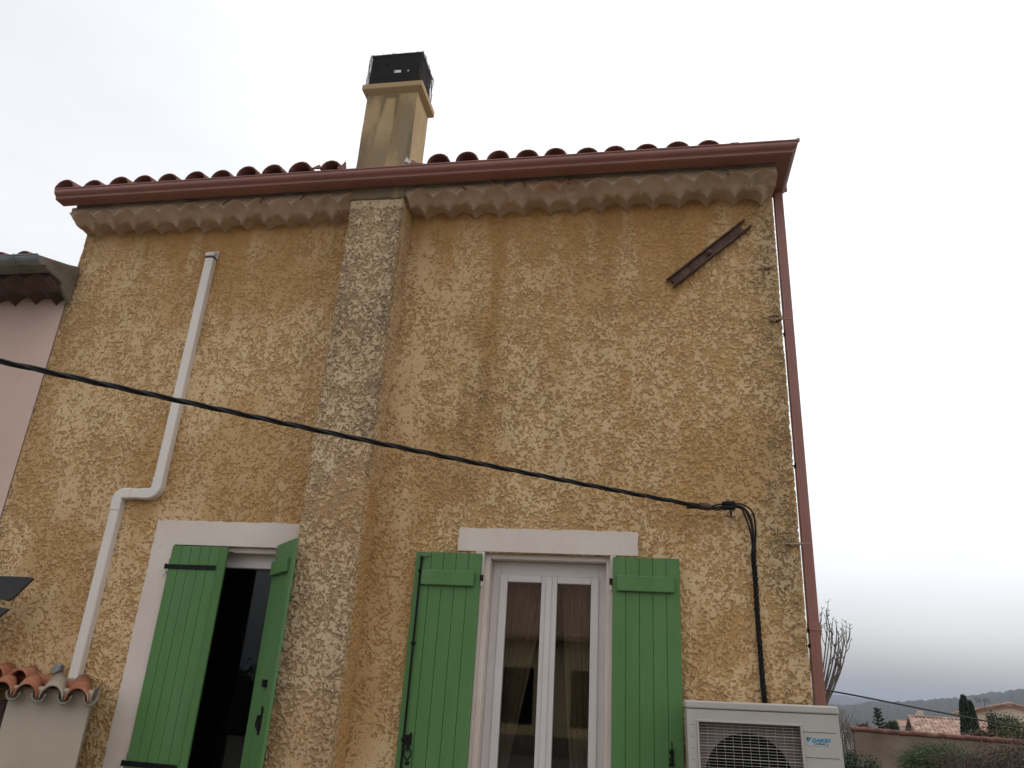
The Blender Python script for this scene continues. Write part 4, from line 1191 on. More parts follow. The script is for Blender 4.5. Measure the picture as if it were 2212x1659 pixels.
for z_ in (1.452, 1.393, 1.334, 1.274, 1.215):
    acb('slot', M_seam, [(0.224, 0.240, AY0-0.0006, AY0+0.002, z_, z_+0.0026)], par=cas)
acb('grille_frame', M_ac, [(gx0-0.012, gx1+0.012, AY0-0.010, AY0-0.0005, gz1, gz1+0.012), (gx0-0.012, gx0, AY0-0.010, AY0-0.0005, gz0, gz1), (gx1, gx1+0.012, AY0-0.010, AY0-0.0005, gz0, gz1)], 0.003)
acb('inner_panel', M_ac_in, [(gx0-0.04, gx1+0.04, AY0+0.075, AY0+0.08, gz0-0.03, gz1+0.03)])
gr = MB()
z_ = gz1-0.013; k = 0
while z_ > gz0+0.01:
    r_ = 0.0021 if k % 4 == 3 else 0.0011
    gr.tube([MAc @ Vector((gx0+0.001, AY0+0.004, z_)), MAc @ Vector((gx1-0.001, AY0+0.004, z_))], r_, 5); z_ -= 0.0152; k += 1
for i in range(11):
    x_ = gx0+0.045+i*0.0455
    gr.tube([MAc @ Vector((x_, AY0+0.007, gz0)), MAc @ Vector((x_, AY0+0.007, gz1))], 0.0009, 5)
gr.build('grille', M_ac2, ac)
fn = MB(); fc = Vector((0.530, 0, 1.185)); fr = 0.235
fn.tube([MAc @ Vector((fc.x, AY0+0.073, fc.z)), MAc @ Vector((fc.x, AY0+0.0745, fc.z))], fr, 48, smooth=False)
fn.build('fan_opening', M_fan, ac)
fb = MB()
for i in range(3):
    a0 = R(120*i+20)
    blade = [(0.05*math.cos(a0), 0.05*math.sin(a0)), (0.20*math.cos(a0-0.1), 0.20*math.sin(a0-0.1)), (0.225*math.cos(a0+0.45), 0.225*math.sin(a0+0.45)), (0.20*math.cos(a0+0.95), 0.20*math.sin(a0+0.95)), (0.05*math.cos(a0+0.8), 0.05*math.sin(a0+0.8))]
    fb.prism([(fc.x+u, fc.z+v) for u, v in blade], AY0+0.060, AY0+0.064, 'y', MAc)
fb.tube([MAc @ Vector((fc.x, AY0+0.04, fc.z)), MAc @ Vector((fc.x, AY0+0.066, fc.z))], 0.05, 24)
fb.build('fan', M_fan, ac)
vc = MB(); vc.prism([(AX1, 1.44), (AX1+0.016, 1.41), (AX1+0.020, 1.10), (AX1, 1.05)], -0.36, -0.2, 'y', MAc); vc.build('valve_cover', M_ac, ac, 0.003)
bk = MB(); bk.box(0.30, 0.34, -0.42, 0.0, 0.835, 0.872); bk.build('wall_bracket', M_ac2, ac); bk = MB(); bk.box(0.88, 0.92, -0.42, 0.0, 0.835, 0.872); bk.build('wall_bracket', M_ac2, ac)
# badge lettering
def text_mesh(name, body, size, loc, mat, par, shear=0.0, bold=0.0, sx=1.0):
    cu = bpy.data.curves.new(name, 'FONT'); cu.body = body; cu.size = size; cu.shear = shear; cu.offset = bold; cu.extrude = 0.0004
    cu.align_x = 'LEFT'
    tmp = bpy.data.objects.new('tmp', cu); COL.objects.link(tmp)
    bpy.context.view_layer.update()
    dg = bpy.context.evaluated_depsgraph_get()
    me = bpy.data.meshes.new_from_object(tmp.evaluated_get(dg)); me.name = name
    bpy.data.objects.remove(tmp)
    me.transform(MAc @ Matrix.Translation(loc) @ Matrix.Rotation(R(90), 4, 'X') @ Matrix.Scale(sx, 4, (1, 0, 0)))
    return link(name, me, mat, par)
bdg = MB(); bdg.box(0.838, 0.952, AY0-0.0012, AY0-0.0002, 1.376, 1.418, MAc); bdg = bdg.build('badge', M_badge, ac)
text_mesh('lettering', 'DAIKIN', 0.0245, (0.864, AY0-0.0018, 1.3965), M_blue, bdg, 0.3, 0.0011, 1.12)
text_mesh('lettering', 'INVERTER', 0.0100, (0.882, AY0-0.0018, 1.3835), M_navy, bdg, 0.25, 0.0002, 1.05)
lg = MB(); lg.prism([(0.838, 1.418), (0.853, 1.418), (0.839, 1.403)], AY0-0.0022, AY0-0.0013, 'y', MAc); lg.build('emblem', M_navy, bdg)
lg = MB(); lg.prism([(0.856, 1.418), (0.866, 1.418), (0.847, 1.398), (0.839, 1.398), (0.839, 1.400)], AY0-0.0022, AY0-0.0013, 'y', MAc); lg.build('emblem', M_blue, bdg)
lg = MB(); 
lg.tube([MAc @ Vector((0.880+0.006*math.cos(t), AY0-0.0018, 1.387+0.0075*math.sin(t))) for t in np.linspace(R(95), R(250), 8)], 0.0010, 5)
lg.build('emblem', M_navy, bdg); lg = MB()
lg.tube([MAc @ Vector((0.936+0.008*math.cos(t), AY0-0.0018, 1.385+0.0065*math.sin(t))) for t in np.linspace(R(-110), R(80), 8)], 0.0011, 5)
lg.build('emblem', M_navy, bdg)

# ================================================================== neighbour house on the left
nb = empty('house', (-8.0, 0, 0), 'pink plastered neighbouring house with grey zinc gutter at the left edge', 'house')
m_ = MB(); m_.box(-12.0, XL-0.012, 0.012, 0.25, 0, 4.62); m_.box(-12, -11.75, 0.25, 7, 0, 4.9); m_.box(-12, XL-0.012, 6.8, 7.0, 0, 4.9); m_.build('wall', M_pink, nb)
if True:
    cove(-12.0, -4.965, 4.462, 60, lambda x: x*0, 'eaves_corbel', nb, simple('neighbour_eaves', (0.07,0.045,0.038), (0.13,0.085,0.068), 5, 0.9, 0.4), y00=0.012, proj=0.30)
m_ = MB(); m_.prism([(-0.40, 4.668), (-0.022, 4.812), (-0.022, 4.44), (-0.15, 4.53), (-0.16, 4.575), (-0.30, 4.60), (-0.35, 4.60)], -4.9645, -4.935, 'x'); m_.build('verge', M_conc, nb, 0.006)
m_ = MB(); m_.prism([(-0.38, 4.66), (4.0, 4.66+4.38*0.30), (4.0, 4.60+4.38*0.30), (-0.30, 4.60)], -12, -4.97, 'x'); 
m_.v = [p if p[1] < 0 else p for p in m_.v]; m_.build('roof_deck', M_conc, nb)
m_ = MB(); random.seed(4)
for k in range(30):
    x_ = -5.16-0.235*k
    if x_ < -11.9: break
    canal(m_, x_, -0.40, 4.672, 3.2, 0.088, 0.080, slope=0.30, roll=random.uniform(-.05, .05))
    canal(m_, x_-0.117, -0.40, 4.72, 3.2, 0.07, 0.07, up=False, slope=0.30)
m_.build('roof', M_tile, nb)
m_ = MB(); GXn = -4.905; gy, gz_ = -0.455, 4.648; rr = 0.058
pts = []
for i in range(11):
    a = R(180+180*i/10); pts.append((gy+rr*math.cos(a), gz_+rr*math.sin(a)))
inner = [(gy+(rr-0.004)*math.cos(R(180+180*i/10)), gz_+(rr-0.004)*math.sin(R(180+180*i/10))) for i in range(10, -1, -1)]
m_.prism(pts+inner, -12, GXn, 'x'); m_.prism(pts, GXn, GXn+0.003, 'x')
m_.tube([(-12, gy-rr, gz_), (GXn, gy-rr, gz_)], 0.007, 8)
gn = m_.build('gutter', M_zinc, nb)
m_ = MB(); q = []
for i in range(13):
    a = R(170+200*i/12); q.append((-5.13, gy+(rr+0.003)*math.cos(a), gz_+(rr+0.003)*math.sin(a)))
m_.tube(q, 0.006, 6); m_.build('gutter_hook', M_zinc, gn)

# ================================================================== tiled pillar, spout and dark blades at lower left
pil = empty('pillar', (-3.84, -0.2, 0), 'cream rendered pillar under a small terracotta tile cap, bottom left corner', 'pillar')
m_ = MB(); m_.prism([(-4.19, -0.345), (-3.575, -0.345), (-3.81, -0.004), (-4.40, -0.004)], 0, 1.40, 'z'); m_.build('shaft', M_pillar, pil, 0.015)
random.seed(31)
zc = 1.335; PW = 0.190; YW = -0.72
m_ = MB()
for k in range(5):
    m_ = MB(); canal(m_, -3.622-PW*k, -0.43, zc+0.008*k*0.3+random.uniform(-.004, .004), 0.40, 0.091, 0.078, slope=0.20, roll=random.uniform(-.06, .06), n=12, yaw=YW)
    m_.build('cover_tile', M_tile2 if k != 1 else M_mortar, pil)
for k in range(6):
    m_ = MB(); canal(m_, -3.622+PW/2-PW*k, -0.425, zc+0.028, 0.38, 0.056, 0.056, up=False, slope=0.20, n=10, th=0.013, yaw=YW)
    m_.build('channel_tile', M_conc, pil)
m_ = MB(); m_.prism([(-5.0, -0.10), (-3.87, -0.10), (-3.93, -0.004), (-5.0, -0.004)], 1.36, 1.462, 'z'); m_.build('mortar_fillet', M_mortar, pil, 0.01)
for k in range(2):
    m_ = MB(); m_.tube([(-4.62+0.36*k, -0.09, 1.470-0.036*k), (-4.22+0.36*k, -0.085, 1.432-0.036*k)], [0.050, 0.042], 12); m_.build('ridge_tile', M_tile2, pil)
for k in range(3):
    m_ = MB(); canal(m_, -4.25-0.19*k, -0.24, 1.425+0.012*k, 0.22, 0.080, 0.075, slope=0.12, yaw=YW*0.6); m_.build('upper_tile', M_tile2, pil)
gt2 = MB(); gt2.box(-4.9, -4.24, -0.26, -0.22, 0, 1.30); 
for k in range(5): gt2.box(-4.89+0.13*k, -4.885+0.13*k, -0.266, -0.261, 0.02, 1.29)
gt2.tube([(-4.25, -0.29, 1.28), (-4.27, -0.30, 1.15), (-4.265, -0.29, 1.0)], 0.010, 8)
tag(gt2.build('gate', M_brown), 'dark brown wooden gate just left of the cream pillar at the bottom left corner', 'gate')
sp = empty('wall_spout', (-4.13, 0, 1.5), 'small grey broken pipe stub sticking out of the wall just above the tiled pillar cap', 'pipe stub')
m_ = MB(); m_.prism([(-4.175, 1.49), (-4.14, 1.475), (-4.105, 1.50), (-4.10, 1.545), (-4.125, 1.548), (-4.16, 1.535)], -0.05, -0.005, 'y'); m_.build('shell', M_zinc, sp, 0.008)
m_ = MB(); m_.tube([(-4.10, 0.0, 1.468), (-4.105, -0.05, 1.462)], 0.016, 8); m_.tube([(-4.13, -0.03, 1.47), (-4.07, -0.04, 1.462)], 0.004, 6); m_.build('nozzle', M_iron, sp)

bl = empty('metal_ornament', (-4.6, -0.15, 1.8), 'dark grey metal blades with slanted tips at the left edge, above the pillar', 'wall ornament')
m_ = MB(); m_.prism([(-5.2, 2.105), (-4.325, 2.108), (-4.284, 2.100), (-4.405, 1.955), (-4.44, 1.940), (-4.51, 1.947), (-5.2, 1.945)], -0.31, -0.29, 'y'); m_.build('blade', M_dark, bl, 0.004)
m_ = MB(); m_.prism([(-5.2, 1.897), (-4.50, 1.897), (-4.408, 1.886), (-4.49, 1.810), (-4.62, 1.70), (-5.2, 1.70)], -0.31, -0.29, 'y'); m_.build('blade', M_dark, bl, 0.004)
m_ = MB(); m_.tube([(-4.95, -0.29, 2.02), (-4.95, 0.0, 2.02)], 0.015, 8); m_.build('bracket', M_dark, bl); m_ = MB(); m_.tube([(-4.95, -0.29, 1.80), (-4.95, 0.0, 1.80)], 0.015, 8); m_.build('bracket', M_dark, bl)

# ---- vegetation
def leaves(m_, c, rad, n, size, rnd, shell=0.5, stretch=1.0, clumps=0):
    """small leaf faces gathered in clumps through an ellipsoid"""
    c = Vector(c); cl = []
    for _ in range(clumps or 1):
        while True:
            p = Vector((rnd.uniform(-1, 1), rnd.uniform(-1, 1), rnd.uniform(-1, 1)))
            if shell < p.length < 1: break
        cl.append(p)
    for _ in range(n):
        if clumps:
            q = rnd.choice(cl)+Vector((rnd.gauss(0, 1), rnd.gauss(0, 1), rnd.gauss(0, 1)))*0.16
        else:
            q = Vector((rnd.gauss(0, 1), rnd.gauss(0, 1), rnd.gauss(0, 1))).normalized()*rnd.uniform(shell, 1)**0.5
        p = c+Vector((q.x*rad[0], q.y*rad[1], q.z*rad[2]))
        a = Vector((rnd.gauss(0, 1), rnd.gauss(0, 1), rnd.gauss(0, 1)*stretch)).normalized(); b_ = a.cross(Vector((rnd.gauss(0, 1), rnd.gauss(0, 1), rnd.gauss(0, 1)))).normalized()
        s = size*rnd.uniform(0.6, 1.3); a *= s*stretch; b_ *= s*0.5
        m_.add([p-a, p+b_, p+a, p-b_], [(0, 1, 2, 3)])
def bush(name, c, rad, n, size, mat, label, cat='bush', clumps=60, seed=1, stems=True, group=None):
    rnd = random.Random(seed); s = empty(name, (c[0], c[1], c[2]-rad[2]), label, cat, group)
    m_ = MB(); leaves(m_, c, rad, n, size, rnd, 0.55, 1.0, clumps); leaves(m_, c, [r*0.8 for r in rad], n//4, size*1.6, rnd, 0.3)
    m_.build('foliage', mat, s)
    if stems:
        m_ = MB()
        for i in range(9):
            e = Vector((rnd.uniform(-.8, .8)*rad[0], rnd.uniform(-.8, .8)*rad[1], rnd.uniform(0.2, 1.0)*rad[2]))
            b0 = Vector((c[0], c[1], c[2]-rad[2]-1.5)); m_.tube([b0, b0.lerp(Vector(c)+e, 0.5)+Vector((rnd.uniform(-.1, .1), 0, 0)), Vector(c)+e], [0.05, 0.03, 0.008], 5)
        m_.build('stems', M_wood, s)
    return s

# ================================================================== house across the yard (seen mirrored in the panes)
op = empty('house', (1, -15, 0), 'cream house with brown tiled roof, seen only as a reflection in the panes', 'house')
m_ = MB(); m_.box(-6.5, 9, -21, -15.0, -1, 2.72); m_.build('wall', M_cream, op)
m_ = MB(); m_.prism([(-14.6, 2.78), (-18.0, 5.3), (-21.6, 2.9), (-21.4, 2.75), (-18.0, 5.15), (-14.6, 2.68)], -6.9, 9.4, 'x'); m_.build('roof', M_tile3, op)
for x_ in (-5.2, -3.3, -1.5, 0.6, 2.8, 5.0):
    m_ = MB(); m_.box(x_-0.42, x_+0.42, -14.99, -14.97, 0.7, 2.0); w_ = m_.build('window', M_fan, op)
m_ = MB(); m_.box(-6.5, 9, -14.93, -14.85, 0.0, 0.45); m_.build('plinth', M_conc, op)

bush('hedge', (-12.0, -14.5, 0.7), (3.6, 0.7, 0.95), 7000, 0.08, M_leafd, 'dark hedge added out of view across the yard to darken the left pane reflection', 'hedge', 90, 77)  # unseen hedge added so the left pane reflects something dark low down
# ================================================================== background on the right
BL = [0.0]
def shedwall():
    s = empty('shed', (9, 25, -2), 'grey brown rendered outbuilding with a tiled coping, behind the bushes right of the air conditioner', 'shed')
    A = Vector((6.89, 25.0)); B = Vector((14.5, 21.0)); Zt = 0.84
    d = (B-A).normalized(); nrm = Vector((-d.y, d.x)); L = (B-A).length
    M = Matrix.Translation((A.x, A.y, 0)) @ Matrix.Rotation(math.atan2(d.y, d.x), 4, 'Z')
    # local: x along the wall, y away from viewer
    m_ = MB(); m_.box(0, L, 0, 0.3, -4, Zt, M); m_.build('wall', M_shed, s)
    m_ = MB(); m_.prism([(0.3, -4), (2.6, -4), (2.6, -1.1), (0.3, Zt-0.02)], 0.0, 0.2, 'x', M); m_.build('side_wall', simple('shed_side', (0.34,0.27,0.18), (0.44,0.36,0.25), 2, 0.9, 0.3), s)
    m_ = MB(); random.seed(6)
    x_ = -0.12
    while x_ < L:
        l_ = 0.42; jz = random.uniform(-.015, .015)
        vs = []
        pts = [M @ Vector((x_, 0.02, Zt+0.0+jz)), M @ Vector((x_+l_, 0.02, Zt-0.01))]
        m_.tube(pts, [0.088, 0.072], 10, flat=1.0); x_ += 0.385
    m_.prism([(0.3, Zt+0.03), (2.7, -1.1), (2.7, -1.18), (0.3, Zt-0.05)], -0.15, L, 'x', M)
    m_.build('coping', M_tile5, s)
    m_ = MB(); random.seed(2)
    m_.box(4.6, 5.5, -0.004, 0, Zt-1.3, Zt-0.06, M); m_.build('plaster_patch', simple('dark_patch', (0.13,0.10,0.08), (0.20,0.15,0.12), 3, 0.95, 0.3), s)
shedwall()

def gable_house(name, A, B, depth, zb, zt, rise, wallm, roofm, label, ridge_along=False, over=0.3, wins=()):
    """front edge from A to B (ground plan); gable facing the viewer unless ridge_along"""
    s = empty(name, (A[0], A[1], zb), label, 'house')
    d = (Vector(B)-Vector(A)); L = d.length
    M = Matrix.Translation((A[0], A[1], 0)) @ Matrix.Rotation(math.atan2(d.y, d.x), 4, 'Z')
    m_ = MB()
    if ridge_along:
        m_.box(0, L, 0, depth, zb, zt, M)
        m_.prism([(0, zt), (depth, zt), (depth/2, zt+rise)], 0, L, 'x', M); m_.build('wall', wallm, s)
        m_ = MB()
        def sheet_(ya, za, yb, zb_):
            n = int((L+2*over)/0.22); vs = []; fs = []
            rows = 8
            for r_ in range(rows+1):
                t = r_/rows
                for j in range(n*4+1):
                    x = -over+(L+2*over)*j/(n*4); vs.append(M @ Vector((x, ya+(yb-ya)*t, za+(zb_-za)*t+0.05*abs(math.sin(math.pi*j/4))+0.02*((r_) % 2))))
            w = n*4+1
            for r_ in range(rows):
                for j in range(n*4): k = r_*w+j; fs.append((k, k+1, k+w+1, k+w))
            m_.add(vs, fs)
        sheet_(-over, zt-over*rise/(depth/2)+0.04, depth/2, zt+rise+0.04); sheet_(depth+over, zt-over*rise/(depth/2)+0.04, depth/2, zt+rise+0.04)
        x_ = -over
        while x_ < L+over:
            m_.tube([M @ Vector((x_, depth/2, zt+rise+0.06)), M @ Vector((x_+0.4, depth/2, zt+rise+0.05))], [0.11, 0.09], 8); x_ += 0.38
    else:
        m_.box(0, L, 0, depth, zb, zt, M); m_.prism([(0, zt), (L, zt), (L/2, zt+rise)], 0, depth, 'y', M); m_.build('wall', wallm, s)
        m_ = MB(); k = rise/(L/2)
        t = 0.13
        m_.prism([(-over, zt-over*k), (L/2, zt+rise), (L/2, zt+rise+t), (-over, zt-over*k+t)], -over, depth+over, 'y', M)
        m_.prism([(L+over, zt-over*k), (L+over, zt-over*k+t), (L/2+0.001, zt+rise+t), (L/2+0.001, zt+rise)], -over, depth+over, 'y', M)
        n = int(math.hypot(L/2+over, rise)/0.35)
        for sd in (0, 1):
            for i in range(n):
                u = -over+(L/2+over)*(i+0.5)/n; z = zt+u*k+t+0.02
                xx = u if sd == 0 else L-u
                m_.tube([M @ Vector((xx-0.2*(1 if sd == 0 else -1), -over+0.05, z-0.2*k)), M @ Vector((xx+0.2*(1 if sd == 0 else -1), -over+0.05, z+0.2*k))], [0.10, 0.085], 7)
    m_.build('roof', roofm, s)
    for (a, b_, c, e) in wins:
        m_ = MB(); m_.box(a, b_, -0.02, -0.004, c, e, M); m_.build('window', M_fan, s)
    return s, M
M_tile4 = m_tile('terracotta_mottled', (0.14,0.075,0.055), (0.28,0.165,0.12), (0.48,0.36,0.27), 2.6)
gable_house('house', (15.7, 47.5), (20.6, 46.5), 7, -6, 0.12, 0.95, M_cream2, M_tile4, 'low cream house with faded pink tiled roof behind the outbuilding coping', True)
gable_house('house', (20.8, 56.0), (26.6, 53.8), 9, -6, 1.36, 0.78, M_cream2, M_tile4, 'large cream house with a shallow gabled roof and aerial, beside the tall cypresses', wins=((1.0, 1.7, 0.35, 0.85),))
gable_house('house', (22.9, 51.5), (27.5, 50), 4, -6, 0.62, 0.9, M_cream2, M_tile4, 'low cream annexe in front of the large gabled house at the right edge')
gable_house('house', (17.3, 44.4), (22.2, 43.2), 3, -6, -0.02, 0.55, M_cream2, M_tile4, 'small pale gable end between the low tiled house and the tall cypresses')
# aerial
an = empty('aerial', (22.0, 56, 1.7), 'thin metal television aerial standing on the roof of the large cream house', 'aerial')
m_ = MB(); ap = Vector((22.05, 54.6, 1.75)); m_.tube([ap, ap+Vector((0, 0, 0.75))], 0.02, 6)
m_.build('mast', M_dark, an)
m_ = MB(); m_.tube([ap+Vector((-0.5, 0, 0.62)), ap+Vector((0.3, 0, 0.66))], 0.012, 5)
for t in (-0.5, -0.38, -0.25, 0.12, 0.27): m_.tube([ap+Vector((t-0.05, 0, 0.82)), ap+Vector((t+0.06, 0, 0.46))], 0.018, 5)
m_.build('dipoles', M_dark, an)

def bare(name, base, h, spread, label, seed=1, depth=5, r0=0.06, lean=(0, 0, 0), cat='tree', up=0.6, mat=M_wood, group=None, n0=3):
    rnd = random.Random(seed); s = empty(name, base, label, cat, group)
    tm = MB(); cm = MB()
    def grow(p, d, l, r, k):
        pts = [p]; q = p; dd = d.copy()
        for i in range(3):
            dd = (dd+Vector((rnd.gauss(0, .14), rnd.gauss(0, .14), rnd.gauss(0, .08)+0.05))).normalized(); q = q+dd*(l/3); pts.append(q)
        (tm if k == depth else cm).tube(pts, [r, r*0.9, r*0.8, r*0.7], 5 if k > 2 else 4, caps=False)
        if k == 0: return
        nb_ = n0 if k > 1 else 2
        for i in range(nb_):
            nd = (dd+Vector((rnd.gauss(0, spread), rnd.gauss(0, spread), rnd.gauss(up*0.3, spread*0.6)))).normalized()
            start = pts[-1] if i < 2 else pts[2]
            grow(start, nd, l*rnd.uniform(0.66, 0.86), r*0.66, k-1)
    grow(Vector(base), (Vector((0, 0, 1))+Vector(lean)).normalized(), h*0.34, r0, depth)
    tm.build('trunk', mat, s); cm.build('branches', mat, s)
    return s
# near bare tree whose branch tips show past the downpipe
def tip_tree():
    rnd = random.Random(5); s = empty('bare_tree', (3.1, 12.0, -1.6), 'bare winter tree whose pale upturned branch tips show just right of the downpipe', 'tree')
    m_ = MB(); m_.tube([(3.05, 12, -1.7), (3.08, 12, -0.3), (3.02, 12.05, 0.9)], [0.10, 0.085, 0.07], 8); m_.build('trunk', M_wood, s)
    m_ = MB()
    tips = [(3.62, 3.42), (3.75, 3.20), (3.88, 2.95), (3.71, 3.26), (3.66, 3.12), (3.85, 3.02), (3.77, 2.97), (3.80, 2.86), (3.78, 2.60), (3.74, 2.50), (3.70, 2.40), (3.40, 3.3), (3.2, 3.5), (2.9, 3.4), (2.6, 3.1), (2.45, 2.6), (3.62, 2.75)]
    for (tx, tz) in tips:
        y1 = 12+rnd.uniform(-.4, .4); out = tx-3.05
        P = crv([(3.03, 12.03, rnd.uniform(0.5, 0.9)), (3.05+out*0.50, 12+(y1-12)*.4, 1.1+0.30*(tz-1.1)), (3.05+out*0.78, 12+(y1-12)*.8, 1.2+0.55*(tz-1.2)), (3.05+out*0.97, 12+(y1-12)*.9, 1.2+0.82*(tz-1.2)), (tx, y1, tz)], 18)
        n = len(P); m_.tube(P, [0.018*(1-i/n)+0.0045 for i in range(n)], 5, caps=False)
        for k in range(4):
            i = int(n*(0.45+0.5*rnd.random())); p = P[min(i, n-2)]; d = (P[min(i+2, n-1)]-p).normalized()
            l = rnd.uniform(0.14, 0.34); sd = Vector((rnd.gauss(0.25, .5), rnd.gauss(0, .3), 0.35)).normalized()
            q1 = p+(d+sd*0.8).normalized()*l*0.5; q2 = q1+(d*0.6+sd*0.3+Vector((0, 0, 0.9))).normalized()*l*0.6
            m_.tube([p, q1, q2], [0.009, 0.007, 0.005], 4, caps=False)
            for _ in range(2):
                m_.tube([q2, q2+Vector((rnd.gauss(0, .04), rnd.gauss(0, .02), rnd.uniform(.01, .07)))], [0.006, 0.005], 4, caps=False)
    m_.build('branches', M_wood, s)
tip_tree()
# thin bare trees beyond, left of the outbuilding
BT = [(6.9, 29, 2.5, 'slender bare grey tree nearest the air conditioner, rising beside the outbuilding'),
      (7.75, 31, 2.9, 'bare grey tree at the outbuilding corner, its twigs fanning over the coping end'),
      (7.3, 28, 2.1, 'short bare tree between the air conditioner and the sloping side of the outbuilding'),
      (8.9, 36, 2.6, 'bare brown tree just behind the left end of the tiled coping'),
      (8.6, 41, 3.4, 'tall bare tree furthest back in the gap beside the air conditioner'),
      (15.3, 48, 2.0, 'leafless upright tree rising at the left gable of the low tiled house')]
for i, (x_, y_, h_, lb) in enumerate(BT):
    bare('bare_tree', (x_, y_, -2.2 if i < 5 else -1.6), h_, 0.34, lb, 40+i, 6, 0.05 if i < 5 else 0.04, (0, 0, 0), up=1.1, mat=M_twig if i in (3,) else M_wood, n0=3)
bush('bush', (4.30, 14.0, -0.05), (0.62, 0.7, 0.62), 12000, 0.026, M_leafd, 'dark evergreen bush right beside the air conditioner at the bottom edge', seed=3)
bush('bush', (8.0, 20.0, 0.05), (1.05, 0.9, 0.62), 26000, 0.026, M_leafg, 'bright green rounded bush in front of the outbuilding wall', clumps=110, seed=4)
bush('bush', (7.75, 19.4, -0.35), (1.0, 0.6, 0.5), 9000, 0.028, M_leafd, 'dark green lower bush spreading beneath the bright green rounded bush', clumps=60, seed=14)
bush('shrub', (12.15, 24.0, 0.25), (1.45, 0.9, 1.10), 30000, 0.036, M_leafo, 'large yellowish olive shrub rising over the right end of the coping', clumps=90, seed=5)
bush('shrub', (11.65, 25.2, 0.95), (0.62, 0.5, 0.62), 6500, 0.038, M_leafd, 'dark leafy shrub with upright tips in front of the large cream house', clumps=40, seed=6)
bush('shrub', (12.75, 25.5, 0.95), (0.30, 0.3, 0.55), 800, 0.06, M_leafo, 'thin olive sapling standing in front of the gabled house at the right edge', clumps=14, seed=16)
bush('shrub', (10.75, 24.6, 0.70), (0.60, 0.4, 0.45), 1300, 0.05, M_twig, 'sparse brown shrub topping the coping under the cream house wall', clumps=20, seed=17)
# brown bramble thicket at the lower right: fine arching twigs
def thicket(c, rad, n, label, seed, mat):
    rnd = random.Random(seed); s = empty('bramble', (c[0], c[1], -2), label, 'bramble')
    m_ = MB()
    for i in range(n):
        b0 = Vector((c[0]+rnd.uniform(-1, 1)*rad[0], c[1]+rnd.uniform(-1, 1)*rad[1], c[2]-rad[2]-0.4))
        h_ = rad[2]*2*rnd.uniform(0.6, 1.05); dx = rnd.gauss(0, .35); dy = rnd.gauss(0, .3)
        m_.tube([b0, b0+Vector((dx*.3, dy*.3, h_*.5)), b0+Vector((dx, dy, h_)), b0+Vector((dx*1.8, dy*1.6, h_*rnd.uniform(.85, 1.15)))], [0.011, 0.008, 0.005, 0.003], 3, caps=False)
    m_.build('canes', mat, s)
    m_ = MB(); leaves(m_, c, rad, n*8, 0.035, rnd, 0.2, 1.0, 60); m_.build('dead_leaves', mat, s)
thicket((9.5, 18.3, 0.0), (1.9, 0.8, 0.95), 1500, 'tangled brown bramble thicket filling the bottom right corner', 7, M_twig)
thicket((6.0, 17.5, -0.9), (1.2, 0.8, 0.5), 250, 'low dead brown stems at the foot of the outbuilding wall', 8, M_twig)
# cypresses
def cypress(x, y, zb, zt, r, label, seed, group=None):
    rnd = random.Random(seed); s = empty('cypress', (x, y, zb), label, 'cypress', group)
    m_ = MB(); H = zt-zb
    for i in range(3600):
        t = rnd.random(); w = r*min(1, 4*(t+0.02))**0.5*(1-t)**0.30*rnd.uniform(0.35, 1.05)
        a = rnd.uniform(0, 2*math.pi); p = Vector((x+w*math.cos(a), y+w*math.sin(a), zb+H*t))
        l = rnd.uniform(0.06, 0.16); q = Vector((rnd.gauss(0, .02), rnd.gauss(0, .02), l)); b_ = Vector((rnd.gauss(0, 1), rnd.gauss(0, 1), 0)).normalized()*0.035
        m_.add([p-b_, p+b_, p+q], [(0, 1, 2)])
        m_.add([p-q*0.7, p+b_*1.4, p+q*0.3, p-b_*1.4], [(0, 1, 2, 3)])
    m_.build('crown', M_cyp, s); m_ = MB(); m_.tube([(x, y, zb-1.5), (x, y, zt-0.3)], [0.09, 0.02], 6); m_.build('trunk', M_wood, s)
cypress(16.40, 42, -1.0, 2.36, 0.40, 'taller of the two dark cypresses standing beside the large cream house', 1)
cypress(16.80, 42.3, -1.0, 2.08, 0.34, 'shorter of the two dark cypresses, leaning close on the right of the taller one', 2)
cypress(18.9, 60, -1.0, 0.92, 0.22, 'tiny distant cypress poking above the ridge of the low tiled house', 3)
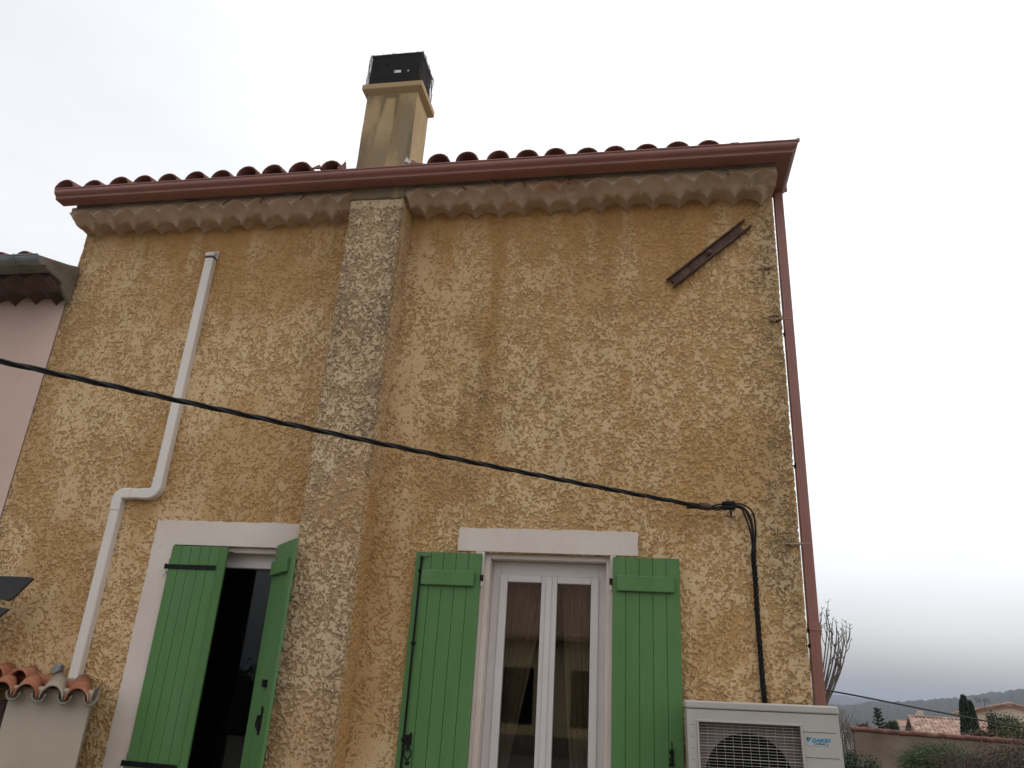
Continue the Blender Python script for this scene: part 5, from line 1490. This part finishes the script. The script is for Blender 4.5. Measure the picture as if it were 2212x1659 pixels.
# spruce
def spruce(x, y, zb, zt, r, label, seed):
    rnd = random.Random(seed); s = empty('spruce', (x, y, zb), label, 'conifer'); m_ = MB(); H = zt-zb
    m_.tube([(x, y, zb), (x, y, zt)], [0.08, 0.015], 6); m_.build('trunk', M_wood, s); m_ = MB()
    for lv in range(11):
        t = lv/11; z = zb+H*(0.18+0.80*t); L = r*(1-t)**0.7*rnd.uniform(0.75, 1.15)+0.06
        for k in range(7):
            a = rnd.uniform(0, 6.28)
            for j in range(26):
                u = rnd.random(); p = Vector((x+math.cos(a)*L*u, y+math.sin(a)*L*u, z+0.14*u*u-0.05*rnd.random()))
                e = Vector((rnd.gauss(0, .05), rnd.gauss(0, .05), -rnd.uniform(0.02, 0.09))); b_ = Vector((rnd.gauss(0, .03), rnd.gauss(0, .03), 0.02))
                m_.add([p, p+b_, p+e, p-b_], [(0, 1, 2, 3)])
    m_.build('crown', M_leafd, s)
spruce(12.80, 45, -0.8, 1.62, 0.50, 'small dark spruce with jagged tiers rising behind the left half of the coping', 4)
bush('shrub', (13.22, 44, 0.45), (0.36, 0.36, 0.52), 2600, 0.05, M_leafd, 'dark rounded evergreen touching the right foot of the spruce', clumps=30, seed=9)
bush('shrub', (11.75, 44, 0.35), (0.34, 0.3, 0.45), 700, 0.05, M_twig, 'sparse brown shrub showing left of the spruce above the coping', clumps=12, seed=10)
# distant roofs at the foot of the hills
random.seed(44)
for i in range(9):
    x_ = random.uniform(24, 42)*1.0; 
def far_house(deg, el, dist, w, label):
    x_ = CAM.x+math.tan(R(deg))*(dist+5.2); top = CAM.z+dist*math.tan(R(el))
    gable_house('house', (x_, dist), (x_+w, dist+0.3), 4, -9, top-0.9, 0.9, M_cream2, M_tile3, label, True)
far_house(15.6, -0.80, 180, 4, 'pale distant cottage with pink roof just right of the spruce')
far_house(16.9, -0.86, 190, 4, 'pale distant cottage with pink roof left of the low tiled house')
far_house(16.6, -0.12, 520, 3, 'tiny white distant house on the slope above the pale cottages')

# ================================================================== haze
hz_ = MB(); hz_.box(-7700, 7700, -7700, 7700, -12.0, 110)
M_haze = bpy.data.materials.new('haze'); M_haze.use_nodes = True
hn = M_haze.node_tree.nodes; hl = M_haze.node_tree.links; hn.clear()
ho = hn.new('ShaderNodeOutputMaterial'); hv = hn.new('ShaderNodeVolumePrincipled')
hv.inputs['Color'].default_value = (0.60, 0.67, 0.81, 1); hv.inputs['Density'].default_value = 0.00021
hl.new(hv.outputs[0], ho.inputs['Volume'])
HAZE = True
if HAZE:
    tag(hz_.build('haze', M_haze), kind='stuff')
